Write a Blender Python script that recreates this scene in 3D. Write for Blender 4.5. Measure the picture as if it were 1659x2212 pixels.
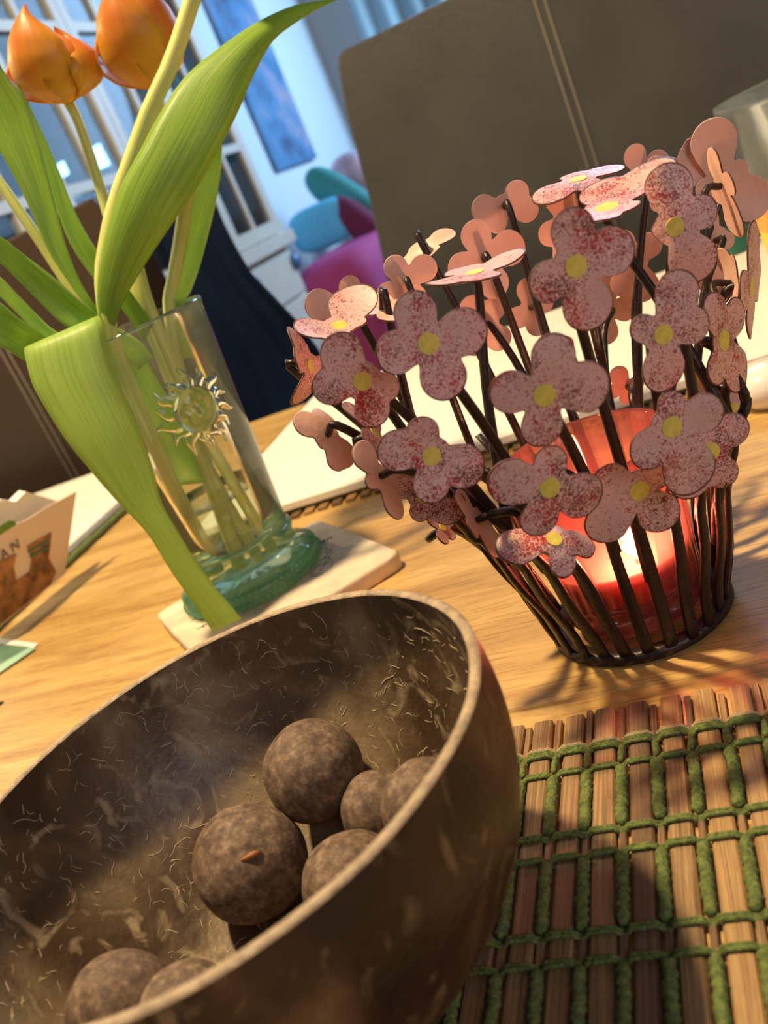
import bpy, math, random
from mathutils import Vector, Matrix, noise
import numpy as np
for o in list(bpy.data.objects): bpy.data.objects.remove(o)
S = bpy.context.scene; COL = S.collection
R = random.Random(7)
# ------------------------------------------------------------- camera
W_, H_ = 1659, 2212
FPX = 1990.0; PITCH = 0.3347; ROLL = -0.4188
Z0 = 0.75                       # height of the table top
CAMZ = Z0 + 0.175
fwd = Vector((0, math.cos(PITCH), -math.sin(PITCH)))
_r = Vector((1, 0, 0)); _u = _r.cross(fwd)
RT = math.cos(ROLL)*_r + math.sin(ROLL)*_u
UP = -math.sin(ROLL)*_r + math.cos(ROLL)*_u
CP = Vector((0, 0, CAMZ))
cd = bpy.data.cameras.new('camera'); cam = bpy.data.objects.new('camera', cd); COL.objects.link(cam)
cam.matrix_world = Matrix((
    (RT.x, UP.x, -fwd.x, CP.x), (RT.y, UP.y, -fwd.y, CP.y), (RT.z, UP.z, -fwd.z, CP.z), (0, 0, 0, 1)))
cd.sensor_fit = 'VERTICAL'; cd.sensor_height = 36; cd.lens = 36*FPX/H_
cd.clip_start = 0.01; cd.clip_end = 50
cd.dof.use_dof = True; cd.dof.focus_distance = 0.30; cd.dof.aperture_fstop = cd.lens/1000/0.0021
S.camera = cam
S.view_settings.view_transform = 'Standard'; S.view_settings.look = 'None'
S.view_settings.exposure = 0.32; S.view_settings.gamma = 1; S.view_settings.use_curve_mapping = False
# ------------------------------------------------------------- world and lamps
wd = bpy.data.worlds.new('world'); S.world = wd; wd.use_nodes = True
wd.node_tree.nodes['Background'].inputs[0].default_value = (0.72, 0.74, 0.85, 1)
wd.node_tree.nodes['Background'].inputs[1].default_value = 0.085
def lamp(name, kind, loc, energy, color, size=0.1, target=None, **k):
    d = bpy.data.lights.new(name, kind); o = bpy.data.objects.new(name, d); COL.objects.link(o)
    o.location = loc; d.energy = energy; d.color = color
    if kind == 'POINT': d.shadow_soft_size = size
    if kind == 'AREA': d.size = size
    if target is not None: o.rotation_euler = (Vector(target)-Vector(loc)).to_track_quat('-Z', 'Y').to_euler()
    for a, b in k.items(): setattr(d, a, b)
    return o
WARM = (1.0, 0.76, 0.43)
lamp('pendant_bulb', 'POINT', (-0.20, 0.42, Z0+0.98), 52, WARM, 0.03)
lamp('pendant_bulb', 'POINT', (-0.72, 1.12, Z0+0.68), 10, WARM, 0.03)
# daylight entering through the windows of the room beyond
lamp('window_daylight', 'AREA', (2.3, 3.9, 1.9), 75, (0.42, 0.68, 1.0), 1.2, (0.2, 3.6, 0.9))
lamp('window_daylight', 'AREA', (0.9, 2.6, 2.3), 5, (0.45, 0.66, 1.0), 0.8, (0.3, 1.0, 0.9))
# weak soft fill lamp added behind the camera to lift the flower fronts
lamp('window_behind', 'AREA', (0.7, -1.3, 1.55), 6.5, (1.0, 0.92, 0.95), 1.0, (0.05, 0.3, 0.85))
# ------------------------------------------------------------- rays through the photograph's geometry
def ray(px, py): return fwd + RT*((px-W_/2)/FPX) - UP*((py-H_/2)/FPX)
def at(px, py, Y):
    d = ray(px, py); return CP + d*(Y/d.y)
def tp(px, py, z=0.0):
    d = ray(px, py); return CP + d*((Z0+z-CAMZ)/d.z)
EU = Vector((0.927, -0.375, 0)); EV = Vector((0.375, 0.927, 0))      # table axes
def onplane(px, py, p0, n):
    d = ray(px, py); return CP + d*((p0-CP).dot(n)/d.dot(n))
def vp(px, py, v): return onplane(px, py, EV*v, EV)
def tab(u, v, z=0.0): return EU*u + EV*v + Vector((0, 0, Z0+z))
# ------------------------------------------------------------- object helpers
def tag(o, label=None, cat=None, group=None, kind=None):
    for k, v in (('label', label), ('category', cat), ('group', group), ('kind', kind)):
        if v: o[k] = v
    return o
def put(o, parent):
    COL.objects.link(o)
    if parent is not None:
        o.parent = parent
        o.location = o.location - world_loc(parent)
    return o
_WL = {}
def world_loc(o):
    p = Vector(o.location)
    while o.parent: o = o.parent; p += o.location
    return p
def empty(name, loc, *a, **k):
    o = bpy.data.objects.new(name, None); o.location = loc; o.empty_display_size = .02; COL.objects.link(o)
    return tag(o, *a, **k)
def mesh(name, verts, faces, mats, parent=None, origin=None, smooth=True, midx=None, uvs=None, **tags):
    verts = [Vector(v) for v in verts]
    if origin is None:
        origin = world_loc(parent) if parent is not None else (sum(verts, Vector())/len(verts))
    origin = Vector(origin)
    me = bpy.data.meshes.new(name)
    me.from_pydata([tuple(v-origin) for v in verts], [], faces)
    if not isinstance(mats, (list, tuple)): mats = [mats]
    for m in mats: me.materials.append(m)
    me.polygons.foreach_set('use_smooth', [smooth]*len(me.polygons))
    if midx: me.polygons.foreach_set('material_index', midx)
    if uvs:
        l = me.uv_layers.new(name='UVMap')
        for lp in me.loops: l.data[lp.index].uv = uvs[lp.vertex_index]
    me.update()
    o = bpy.data.objects.new(name, me); o.location = origin
    put(o, parent)
    return tag(o, **tags)
def spline(pts, n):
    P = np.array(pts, float); m = len(P)
    P = np.vstack([2*P[0]-P[1], P, 2*P[-1]-P[-2]]); out = []
    for i in range(n):
        s = i/(n-1)*(m-1); k = min(int(s), m-2); t = s-k; a, b, c, d = P[k:k+4]
        out.append(.5*((2*b)+(-a+c)*t+(2*a-5*b+4*c-d)*t*t+(-a+3*b-3*c+d)*t**3))
    return out
def tube(pts, rad, n=8, caps=True, flat=1.0):
    pts = [Vector(p) for p in pts]; V = []; F = []
    up = None
    for i, p in enumerate(pts):
        t = (pts[min(i+1, len(pts)-1)]-pts[max(i-1, 0)]).normalized()
        if up is None:
            up = Vector((0, 0, 1)) if abs(t.z) < .9 else Vector((1, 0, 0))
        a = (up - t*up.dot(t)).normalized(); up = a; b = t.cross(a)
        r = rad[i] if isinstance(rad, (list, tuple)) else rad
        for k in range(n):
            w = 2*math.pi*k/n; V.append(p + a*(r*math.cos(w)) + b*(r*flat*math.sin(w)))
    for i in range(len(pts)-1):
        for k in range(n):
            F.append((i*n+k, i*n+(k+1) % n, (i+1)*n+(k+1) % n, (i+1)*n+k))
    if caps: F.append(tuple(range(n))[::-1]); F.append(tuple((len(pts)-1)*n+k for k in range(n)))
    return V, F
def join(parts):
    V = []; F = []
    for v, f in parts:
        b = len(V); V += list(v); F += [tuple(i+b for i in q) for q in f]
    return V, F
def revolve(profile, c, n=64, closed=False, axis=None, wob=None):
    """profile: list of (r, z) from outside bottom round to inside"""
    V = []; F = []; m = len(profile)
    for i in range(n):
        a = 2*math.pi*i/n
        for r, z in profile:
            q = wob(a, z) if wob else 1
            V.append(Vector(c)+Vector((r*q*math.cos(a), r*q*math.sin(a), z)))
    for i in range(n):
        j = (i+1) % n
        for k in range(m-1): F.append((i*m+k, j*m+k, j*m+k+1, i*m+k+1))
        if closed: F.append((i*m+m-1, j*m+m-1, j*m, i*m))
    return V, F
def box(c, s, ex=Vector((1, 0, 0)), ey=Vector((0, 1, 0)), ez=Vector((0, 0, 1)), bev=0.0):
    """box as vertices and faces; c centre, s full sizes; bev chamfers every edge"""
    c = Vector(c); h = [q/2 for q in s]; b = min(bev, min(h)*.6)
    bm = []
    V = []; F = []
    if b <= 0:
        for x in (-1, 1):
            for y in (-1, 1):
                for z in (-1, 1): V.append(c+ex*h[0]*x+ey*h[1]*y+ez*h[2]*z)
        F = [(0, 1, 3, 2), (4, 6, 7, 5), (0, 4, 5, 1), (2, 3, 7, 6), (0, 2, 6, 4), (1, 5, 7, 3)]
        return V, F
    # octagonal-ring loft along z, good enough for slabs and frames
    rings = [(-h[2], b), (-h[2]+b, 0), (h[2]-b, 0), (h[2], b)]
    for z, ins in rings:
        x, y = h[0]-ins, h[1]-ins
        for (sx, sy) in ((x-b, -y), (x, -y+b), (x, y-b), (x-b, y), (-x+b, y), (-x, y-b), (-x, -y+b), (-x+b, -y)):
            V.append(c+ex*sx+ey*sy+ez*z)
    for i in range(3):
        for k in range(8): F.append((i*8+k, i*8+(k+1) % 8, (i+1)*8+(k+1) % 8, (i+1)*8+k))
    F.append(tuple(range(8))[::-1]); F.append(tuple(24+k for k in range(8)))
    return V, F
def poly_extrude(pts, d):
    """pts planar loop, extruded by vector d"""
    n = len(pts); V = [Vector(p) for p in pts]+[Vector(p)+Vector(d) for p in pts]
    F = [tuple(range(n)), tuple(range(n, 2*n))[::-1]]+[(k, k+n, (k+1) % n+n, (k+1) % n) for k in range(n)]
    return V, F
# ------------------------------------------------------------- materials
def new_mat(name):
    m = bpy.data.materials.new(name); m.use_nodes = True
    nt = m.node_tree; return m, nt, nt.nodes, nt.links, nt.nodes['Principled BSDF']
def plain(name, col, rough=.5, metal=0, spec=.5, bump=0, bscale=200, var=0, vscale=30, sss=0, **k):
    m, nt, N, L, P = new_mat(name)
    P.inputs['Base Color'].default_value = (*col, 1); P.inputs['Roughness'].default_value = rough
    P.inputs['Metallic'].default_value = metal; P.inputs['Specular IOR Level'].default_value = spec
    tc = N.new('ShaderNodeTexCoord')
    if var:
        n = N.new('ShaderNodeTexNoise'); n.inputs['Scale'].default_value = vscale; n.inputs['Detail'].default_value = 5
        L.new(tc.outputs['Object'], n.inputs['Vector'])
        r = N.new('ShaderNodeValToRGB'); e = r.color_ramp.elements
        e[0].position = .3; e[1].position = .7
        e[0].color = (*[c*(1-var) for c in col], 1); e[1].color = (*[min(1, c*(1+var)) for c in col], 1)
        L.new(n.outputs['Fac'], r.inputs[0]); L.new(r.outputs[0], P.inputs['Base Color'])
    if bump:
        n = N.new('ShaderNodeTexNoise'); n.inputs['Scale'].default_value = bscale; n.inputs['Detail'].default_value = 4
        L.new(tc.outputs['Object'], n.inputs['Vector'])
        b = N.new('ShaderNodeBump'); b.inputs['Strength'].default_value = bump; b.inputs['Distance'].default_value = .001
        L.new(n.outputs['Fac'], b.inputs['Height']); L.new(b.outputs[0], P.inputs['Normal'])
    if sss:
        P.inputs['Subsurface Weight'].default_value = sss; P.inputs['Subsurface Scale'].default_value = .01
    for a, b in k.items(): P.inputs[a].default_value = b
    return m
def ramp(N, stops):
    r = N.new('ShaderNodeValToRGB'); e = r.color_ramp.elements
    e[0].position, e[0].color = stops[0][0], (*stops[0][1], 1)
    e[1].position, e[1].color = stops[1][0], (*stops[1][1], 1)
    for p, c in stops[2:]:
        x = e.new(p); x.color = (*c, 1)
    return r
def wood(name, c0, c1, c2, sc=1.0, rot=0.0, rough=.42, coord='Object', stretch=14):
    m, nt, N, L, P = new_mat(name)
    tc = N.new('ShaderNodeTexCoord'); mp = N.new('ShaderNodeMapping')
    mp.inputs['Rotation'].default_value = (0, 0, rot); L.new(tc.outputs[coord], mp.inputs[0])
    mp2 = N.new('ShaderNodeMapping'); mp2.inputs['Scale'].default_value = (sc, sc*stretch, sc*stretch)
    L.new(mp.outputs[0], mp2.inputs[0])
    n1 = N.new('ShaderNodeTexNoise'); n1.inputs['Scale'].default_value = 3.5; n1.inputs['Detail'].default_value = 7; n1.inputs['Distortion'].default_value = .8
    n1.inputs['Roughness'].default_value = .6
    L.new(mp2.outputs[0], n1.inputs['Vector'])
    r = ramp(N, [(.3, c0), (.52, c1), (.72, c2)]); L.new(n1.outputs['Fac'], r.inputs[0])
    mp3 = N.new('ShaderNodeMapping'); mp3.inputs['Scale'].default_value = (sc*9, sc*stretch*14, sc*stretch*14); L.new(mp.outputs[0], mp3.inputs[0])
    n2 = N.new('ShaderNodeTexNoise'); n2.inputs['Scale'].default_value = 4; n2.inputs['Detail'].default_value = 3
    L.new(mp3.outputs[0], n2.inputs['Vector'])
    r2 = ramp(N, [(.36, (.62, .55, .45)), (.47, (1, 1, 1))]); L.new(n2.outputs['Fac'], r2.inputs[0])
    mx = N.new('ShaderNodeMixRGB'); mx.blend_type = 'MULTIPLY'; mx.inputs[0].default_value = .75
    L.new(r.outputs[0], mx.inputs[1]); L.new(r2.outputs[0], mx.inputs[2]); L.new(mx.outputs[0], P.inputs['Base Color'])
    b = N.new('ShaderNodeBump'); b.inputs['Strength'].default_value = .35; b.inputs['Distance'].default_value = .0006
    L.new(n2.outputs['Fac'], b.inputs['Height']); L.new(b.outputs[0], P.inputs['Normal'])
    P.inputs['Roughness'].default_value = rough
    return m
def glassy(name, tint, refr=.3, rough=.02, ior=1.45, haze=0, hcol=None):
    """glass: part refracting, part clear so what stands inside keeps its light"""
    m, nt, N, L, P = new_mat(name); N.remove(P)
    out = [n for n in N if n.type == 'OUTPUT_MATERIAL'][0]
    g = N.new('ShaderNodeBsdfGlass'); g.inputs['Color'].default_value = (*tint, 1); g.inputs['IOR'].default_value = ior; g.inputs['Roughness'].default_value = rough
    t = N.new('ShaderNodeBsdfTransparent'); t.inputs[0].default_value = (*tint, 1)
    gs = N.new('ShaderNodeBsdfGlossy'); gs.inputs['Roughness'].default_value = rough+.02
    fr = N.new('ShaderNodeFresnel'); fr.inputs['IOR'].default_value = ior
    a = N.new('ShaderNodeMixShader'); L.new(fr.outputs[0], a.inputs[0]); L.new(t.outputs[0], a.inputs[1]); L.new(gs.outputs[0], a.inputs[2])
    b = N.new('ShaderNodeMixShader'); b.inputs[0].default_value = refr; L.new(a.outputs[0], b.inputs[1]); L.new(g.outputs[0], b.inputs[2])
    last = b
    if haze:      # milky body of the material itself
        tr = N.new('ShaderNodeBsdfTranslucent'); tr.inputs[0].default_value = (*(hcol or tint), 1)
        df = N.new('ShaderNodeBsdfDiffuse'); df.inputs[0].default_value = (*(hcol or tint), 1)
        h = N.new('ShaderNodeMixShader'); h.inputs[0].default_value = .5; L.new(tr.outputs[0], h.inputs[1]); L.new(df.outputs[0], h.inputs[2])
        last = N.new('ShaderNodeMixShader'); last.inputs[0].default_value = haze; L.new(b.outputs[0], last.inputs[1]); L.new(h.outputs[0], last.inputs[2])
    L.new(last.outputs[0], out.inputs['Surface'])
    return m
def emis(name, col, st):
    m, nt, N, L, P = new_mat(name)
    P.inputs['Base Color'].default_value = (*col, 1)
    P.inputs['Emission Color'].default_value = (*col, 1); P.inputs['Emission Strength'].default_value = st
    return m
def leafmat(name, c0, c1, trans=.45, coord='UV', sc=(26, 1.2, 1)):
    m, nt, N, L, P = new_mat(name)
    out = [n for n in N if n.type == 'OUTPUT_MATERIAL'][0]
    tc = N.new('ShaderNodeTexCoord'); mp = N.new('ShaderNodeMapping'); mp.inputs['Scale'].default_value = sc
    L.new(tc.outputs[coord], mp.inputs[0])
    n = N.new('ShaderNodeTexNoise'); n.inputs['Scale'].default_value = 1.5; n.inputs['Detail'].default_value = 4; L.new(mp.outputs[0], n.inputs['Vector'])
    r = ramp(N, [(.35, c0), (.65, c1)]); L.new(n.outputs['Fac'], r.inputs[0])
    L.new(r.outputs[0], P.inputs['Base Color']); P.inputs['Roughness'].default_value = .42
    b = N.new('ShaderNodeBump'); b.inputs['Strength'].default_value = .3; b.inputs['Distance'].default_value = .0006
    L.new(n.outputs['Fac'], b.inputs['Height']); L.new(b.outputs[0], P.inputs['Normal'])
    t = N.new('ShaderNodeBsdfTranslucent'); L.new(r.outputs[0], t.inputs[0])
    mx = N.new('ShaderNodeMixShader'); mx.inputs[0].default_value = trans
    L.new(P.outputs[0], mx.inputs[1]); L.new(t.outputs[0], mx.inputs[2]); L.new(mx.outputs[0], out.inputs['Surface'])
    return m
def petalmat():
    m = leafmat('tulip_petal', (.80, .24, .022), (.86, .38, .05), .45, sc=(12, 1.2, 1))
    nt = m.node_tree; N = nt.nodes; L = nt.links
    rp = [n for n in N if n.type == 'VALTORGB'][0]; P = [n for n in N if n.type == 'BSDF_PRINCIPLED'][0]; T = [n for n in N if n.type == 'BSDF_TRANSLUCENT'][0]
    tc = [n for n in N if n.type == 'TEX_COORD'][0]
    sp = N.new('ShaderNodeSeparateXYZ'); L.new(tc.outputs['UV'], sp.inputs[0])
    # yellow towards the base and along both edges, orange in the middle
    a = N.new('ShaderNodeMath'); a.operation = 'SUBTRACT'; L.new(sp.outputs['X'], a.inputs[0]); a.inputs[1].default_value = .5
    b = N.new('ShaderNodeMath'); b.operation = 'ABSOLUTE'; L.new(a.outputs[0], b.inputs[0])
    c = N.new('ShaderNodeMath'); c.operation = 'MULTIPLY_ADD'; L.new(b.outputs[0], c.inputs[0]); c.inputs[1].default_value = -1.1; L.new(sp.outputs['Y'], c.inputs[2])
    g = ramp(N, [(0.0, (.80, .56, .05)), (.30, (.76, .40, .035)), (.65, (.72, .24, .05))]); L.new(c.outputs[0], g.inputs[0])
    mx = N.new('ShaderNodeMixRGB'); mx.inputs[0].default_value = .25; L.new(g.outputs[0], mx.inputs[1]); L.new(rp.outputs[0], mx.inputs[2])
    L.new(mx.outputs[0], P.inputs['Base Color']); L.new(mx.outputs[0], T.inputs[0])
    return m
def flower_front():
    m, nt, N, L, P = new_mat('flower_paint_distressed')
    tc = N.new('ShaderNodeTexCoord'); oi = N.new('ShaderNodeObjectInfo')
    ad = N.new('ShaderNodeVectorMath'); ad.operation = 'ADD'; L.new(tc.outputs['Object'], ad.inputs[0]); L.new(oi.outputs['Random'], ad.inputs[1])
    def nz(scale, det, dist, rg=.6):
        n = N.new('ShaderNodeTexNoise'); n.inputs['Scale'].default_value = scale; n.inputs['Detail'].default_value = det
        n.inputs['Distortion'].default_value = dist; n.inputs['Roughness'].default_value = rg
        L.new(ad.outputs[0], n.inputs['Vector']); return n
    a = nz(800, 4, 2.6, .72); b = nz(85, 2, .4)
    # fine scratches, denser where the broad noise is high
    s = N.new('ShaderNodeMath'); s.operation = 'MULTIPLY_ADD'; L.new(b.outputs['Fac'], s.inputs[0]); s.inputs[1].default_value = .42; L.new(a.outputs['Fac'], s.inputs[2])
    r1 = ramp(N, [(.735, (0, 0, 0)), (.765, (1, 1, 1))]); L.new(s.outputs[0], r1.inputs[0])
    c = nz(160, 2, .5)
    rc = ramp(N, [(.35, (.13, .025, .015)), (.6, (.42, .012, .018))]); L.new(c.outputs['Fac'], rc.inputs[0])
    base = ramp(N, [(.3, (.66, .38, .35)), (.7, (.80, .52, .47))]); L.new(b.outputs['Fac'], base.inputs[0])
    mx = N.new('ShaderNodeMixRGB'); L.new(r1.outputs[0], mx.inputs[0]); L.new(base.outputs[0], mx.inputs[1]); L.new(rc.outputs[0], mx.inputs[2])
    L.new(mx.outputs[0], P.inputs['Base Color']); P.inputs['Roughness'].default_value = .4
    bp = N.new('ShaderNodeBump'); bp.inputs['Strength'].default_value = .25; bp.inputs['Distance'].default_value = .0003
    L.new(a.outputs['Fac'], bp.inputs['Height']); L.new(bp.outputs[0], P.inputs['Normal'])
    return m
M = dict(
 table=wood('oak', (.36, .19, .052), (.55, .335, .105), (.68, .44, .165), sc=1.6, rot=math.radians(22), stretch=9),
 fl_front=flower_front(),
 fl_back=plain('flower_paint_back', (.76, .45, .35), .42, bump=.15, bscale=500, var=.08, vscale=60),
 fl_edge=plain('flower_edge_brown', (.12, .04, .025), .5),
 fl_yellow=plain('yellow_paint', (.72, .58, .10), .5, var=.15, vscale=500),
 iron=plain('dark_iron', (.028, .016, .014), .38, metal=.3, bump=.4, bscale=400),
 cup=glassy('pink_votive_glass', (1.0, .66, .64), .22, .03, 1.45, .10, (1.0, .35, .30)),
 wax=plain('red_wax', (.62, .03, .035), .35, sss=.5),
 waxtop=plain('molten_red_wax', (.92, .22, .17), .12, sss=.3),
 wick=plain('wick', (.03, .02, .02), .9),
 clear=glassy('clear_glass', (.985, 1.0, .98), .05, .01, 1.45, .035, (.80, .92, .78)),
 green=glassy('green_glass', (.88, .98, .92), .15, .04, 1.5, .13, (.40, .92, .60)),
 sunrelief=glassy('relief_glass', (.93, .98, .88), .8, .02, 1.5),
 water=glassy('water', (.93, .98, .90), .15, .0, 1.33),
 stone=plain('travertine', (.64, .54, .40), .85, bump=.8, bscale=180, var=.22, vscale=55),
 ink=plain('black_ink', (.05, .045, .04), .8), greenink=plain('green_ink', (.10, .26, .18), .8),
 stemg=leafmat('tulip_stem', (.56, .62, .15), (.70, .72, .24), .15),
 leafg=leafmat('tulip_leaf', (.27, .45, .045), (.42, .61, .10), .5),
 leaflt=leafmat('tulip_leaf_pale', (.46, .66, .13), (.60, .76, .22), .55),
 petal=petalmat(),
 sheet=plain('white_paper', (.82, .78, .70), .6, var=.03, vscale=12),
 paper_brown=plain('card_stock', (.72, .58, .47), .6),
 leather=plain('brown_leather', (.050, .050, .047), .38, bump=.5, bscale=350, var=.15, vscale=14),
 leather2=plain('dark_brown_leather', (.038, .022, .012), .42, bump=.5, bscale=350),
 seam=plain('seam_thread', (.12, .10, .08), .6),
 cream=plain('cream_paint', (.64, .58, .48), .45, var=.06, vscale=6),
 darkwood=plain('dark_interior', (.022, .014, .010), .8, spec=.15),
 wall=plain('blue_white_wall', (.66, .72, .76), .85),
 wallg=plain('grey_wall', (.42, .42, .42), .85),
 floor=wood('floor_boards', (.12, .06, .03), (.16, .09, .05), (.2, .12, .07), sc=.6, rot=math.radians(22)),
 knob=plain('blue_ceramic', (.05, .16, .38), .25),
 magenta=plain('magenta_velvet', (.42, .045, .19), .8, bump=.3, bscale=90),
 plum=plain('plum_fabric', (.13, .012, .05), .85),
 cyan=plain('turquoise_fabric', (.12, .52, .80), .8),
 teal=plain('teal_fabric', (.04, .26, .26), .8),
 lilac=plain('lilac_fabric', (.55, .42, .55), .8, var=.4, vscale=14),
 navy=plain('navy_cloth', (.003, .009, .028), .9, spec=.1, bump=.3, bscale=160),
 blackc=plain('black_cloth', (.003, .003, .005), .9, spec=.1),
 coconut_rim=plain('coconut_cut_edge', (.36, .26, .165), .55, bump=.7, bscale=500, var=.35, vscale=260),
 fibre=plain('coconut_fibre', (.62, .50, .33), .7),
 yarn=plain('green_chenille', (.135, .175, .045), .95, bump=1.0, bscale=1100, var=.4, vscale=700),
 thread=plain('beige_thread', (.42, .33, .19), .9, bump=.8, bscale=1500),
 china=plain('white_porcelain', (.78, .76, .72), .15),
 tub=glassy('clear_plastic', (.92, .95, .95), .0, .10, 1.3, .12, (.7, .75, .78)),
 yellowl=plain('yellow_label', (.80, .62, .03), .45), orangel=plain('orange_label', (.85, .33, .05), .45, var=.3, vscale=60),
 greenl=plain('green_lid', (.015, .15, .12), .4),
 leaflet=plain('green_leaflet', (.10, .20, .13), .45, var=.3, vscale=60), leaflet2=plain('pale_green_leaflet', (.35, .55, .40), .45),
)
# ------------------------------------------------------------- setting
ROOMV = 4.3
floor_c = EU*0+EV*1.2
mesh('floor', *box(floor_c+Vector((0, 0, -.03)), (8, 8, .06), EU, EV), M['floor'], smooth=False, kind='structure')
CW = Vector((.42, .907, 0)).normalized(); CN = Vector((-CW.y, CW.x, 0))       # cabinet run and left wall
CAB0 = Vector((.0667, 3.2, 0))
WALL0 = CAB0 + CN*.34
corner = onplane(690, 120, WALL0, CN)
wl = 5.0
cen = Vector((corner.x, corner.y, 1.3)) - CW*wl/2 + CN*.06
mesh('wall_left', *box(cen, (wl, .12, 2.6), CW, CN), M['wall'], smooth=False, kind='structure')
BW = Vector((CW.y, -CW.x, 0))
cen = Vector((corner.x, corner.y, 1.3)) + BW*2.4 + CW*.06
mesh('wall_back', *box(cen, (4.8, .12, 2.6), BW, CW), M['wallg'], smooth=False, kind='structure')

# ------------------------------------------------------------- oak table
TL, TW = 2.4, .95
table = empty('dining_table', tab(.05, .345, -.75), 'light oak dining table the flowers, bowl and candle holder stand on', 'table')
for k in range(5):     # five glued boards
    w = TW/5
    bd = mesh('board', *box(tab(.05, .82-w*(k+.5), -.014), (TL, w-.0003, .028), EU, EV, bev=.0006), M['table'], table, smooth=False)
for su in (-1, 1):
    for sv in (-1, 1):
        mesh('leg', *box(tab(.05+su*(TL/2-.09), .345+sv*(TW/2-.08), -.389), (.08, .08, .722), EU, EV, bev=.004), M['table'], table, smooth=False)
mesh('apron', *box(tab(.05, .345+TW/2-.10, -.075), (TL-.26, .022, .09), EU, EV), M['table'], table, smooth=False)
# wood knot at the left
kp = tp(-2, 1522)
kv, kf = revolve([(0.0001, .0004), (.0022, .0004), (.0028, .0002)], kp, 14)
mesh('wood_knot', kv, kf, M['darkwood'], table)

# ------------------------------------------------------------- coconut bowl
BC = Vector((-.0605, .1825, Z0)); BR = .0675; BZ = .075
bn = Vector((-.039, .014, 1)).normalized()
BROT = Vector((0, 0, 1)).rotation_difference(bn).to_matrix()
def bowl_mat(inner):
    m, nt, N, L, P = new_mat('coconut_shell_inside' if inner else 'coconut_shell_outside')
    tc = N.new('ShaderNodeTexCoord')
    def nz(sc, det, dist=0, mapsc=(1, 1, 1)):
        mp = N.new('ShaderNodeMapping'); mp.inputs['Scale'].default_value = mapsc; L.new(tc.outputs['Object'], mp.inputs[0])
        n = N.new('ShaderNodeTexNoise'); n.inputs['Scale'].default_value = sc; n.inputs['Detail'].default_value = det; n.inputs['Distortion'].default_value = dist
        L.new(mp.outputs[0], n.inputs['Vector']); return n
    a = nz(28, 6, .6)
    if inner: r = ramp(N, [(.36, (.05, .028, .014)), (.50, (.115, .072, .040)), (.64, (.26, .185, .11))])
    else: r = ramp(N, [(.40, (.035, .014, .009)), (.55, (.075, .030, .016)), (.70, (.22, .12, .055))])
    L.new(a.outputs['Fac'], r.inputs[0])
    b = nz(60, 5, 2.2, (1, 1, .55) if not inner else (1, 1, 1))
    rb = ramp(N, [(.56, (0, 0, 0)), (.70, (1, 1, 1))]); L.new(b.outputs['Fac'], rb.inputs[0])
    mx = N.new('ShaderNodeMixRGB'); L.new(rb.outputs[0], mx.inputs[0]); L.new(r.outputs[0], mx.inputs[1])
    mx.inputs[2].default_value = (.33, .25, .155, 1) if inner else (.24, .15, .07, 1)
    L.new(mx.outputs[0], P.inputs['Base Color']); P.inputs['Roughness'].default_value = .42 if inner else .35
    c = nz(420, 5)
    bp = N.new('ShaderNodeBump'); bp.inputs['Strength'].default_value = .5; bp.inputs['Distance'].default_value = .0006
    L.new(c.outputs['Fac'], bp.inputs['Height']); L.new(bp.outputs[0], P.inputs['Normal'])
    return m
EQ = .066; RO = .0678; RI = .0675      # equator height, outer and inner radii
zb = .0015
def outer(s):   # s 0 bottom..1 rim
    th = -math.pi/2 + s*(math.pi/2 + math.asin((BZ-EQ)/.0925)); hz = (EQ-zb) if th < 0 else .0925
    return (RO*math.cos(th), EQ+hz*math.sin(th))
ro_rim = outer(1)[0]; kk = BR/ro_rim
prof_o = [(max(.00001, outer(s/26)[0]*kk), max(0.0032, outer(s/26)[1])) for s in range(27)]
T_ = .0026
INX = RO*kk-T_; INZ = EQ-zb-T_-.001
def inner_pt(s):
    th = -math.pi/2 + s*(math.pi/2 + math.asin((BZ-EQ)/.0925)); hz = INZ if th < 0 else .0925
    return (max(.00001, INX*math.cos(th)), EQ+hz*math.sin(th))
prof_i = [inner_pt(s/26) for s in range(27)]
def bw(v): return BROT @ (v - BC - Vector((0, 0, BZ))) + BC + Vector((0, 0, BZ))
wob = lambda a, z: 1+.006*math.sin(2*a+.6)+.004*math.sin(3*a+2)+.0015*math.sin(11*a)
bowl = empty('coconut_bowl', BC, 'polished dark coconut shell bowl holding brown balls in the foreground', 'bowl')
v, f = revolve(prof_o, BC, 128, wob=wob)
mesh('outer_shell', [bw(q) for q in v], f, bowl_mat(False), bowl)
v, f = revolve(prof_i, BC, 128, wob=wob)
mesh('inner_shell', [bw(q) for q in v], [q[::-1] for q in f], bowl_mat(True), bowl)
po, pi_ = prof_o[-1], prof_i[-1]
v, f = revolve([po, (po[0]-.0004, po[1]+.0005), ((po[0]+pi_[0])/2, po[1]+.0007), (pi_[0]+.0004, pi_[1]+.0005), pi_], BC, 128, wob=wob)
mesh('rim', [bw(q) for q in v], f, M['coconut_rim'], bowl, label='pale cut rim of the coconut bowl')
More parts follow.
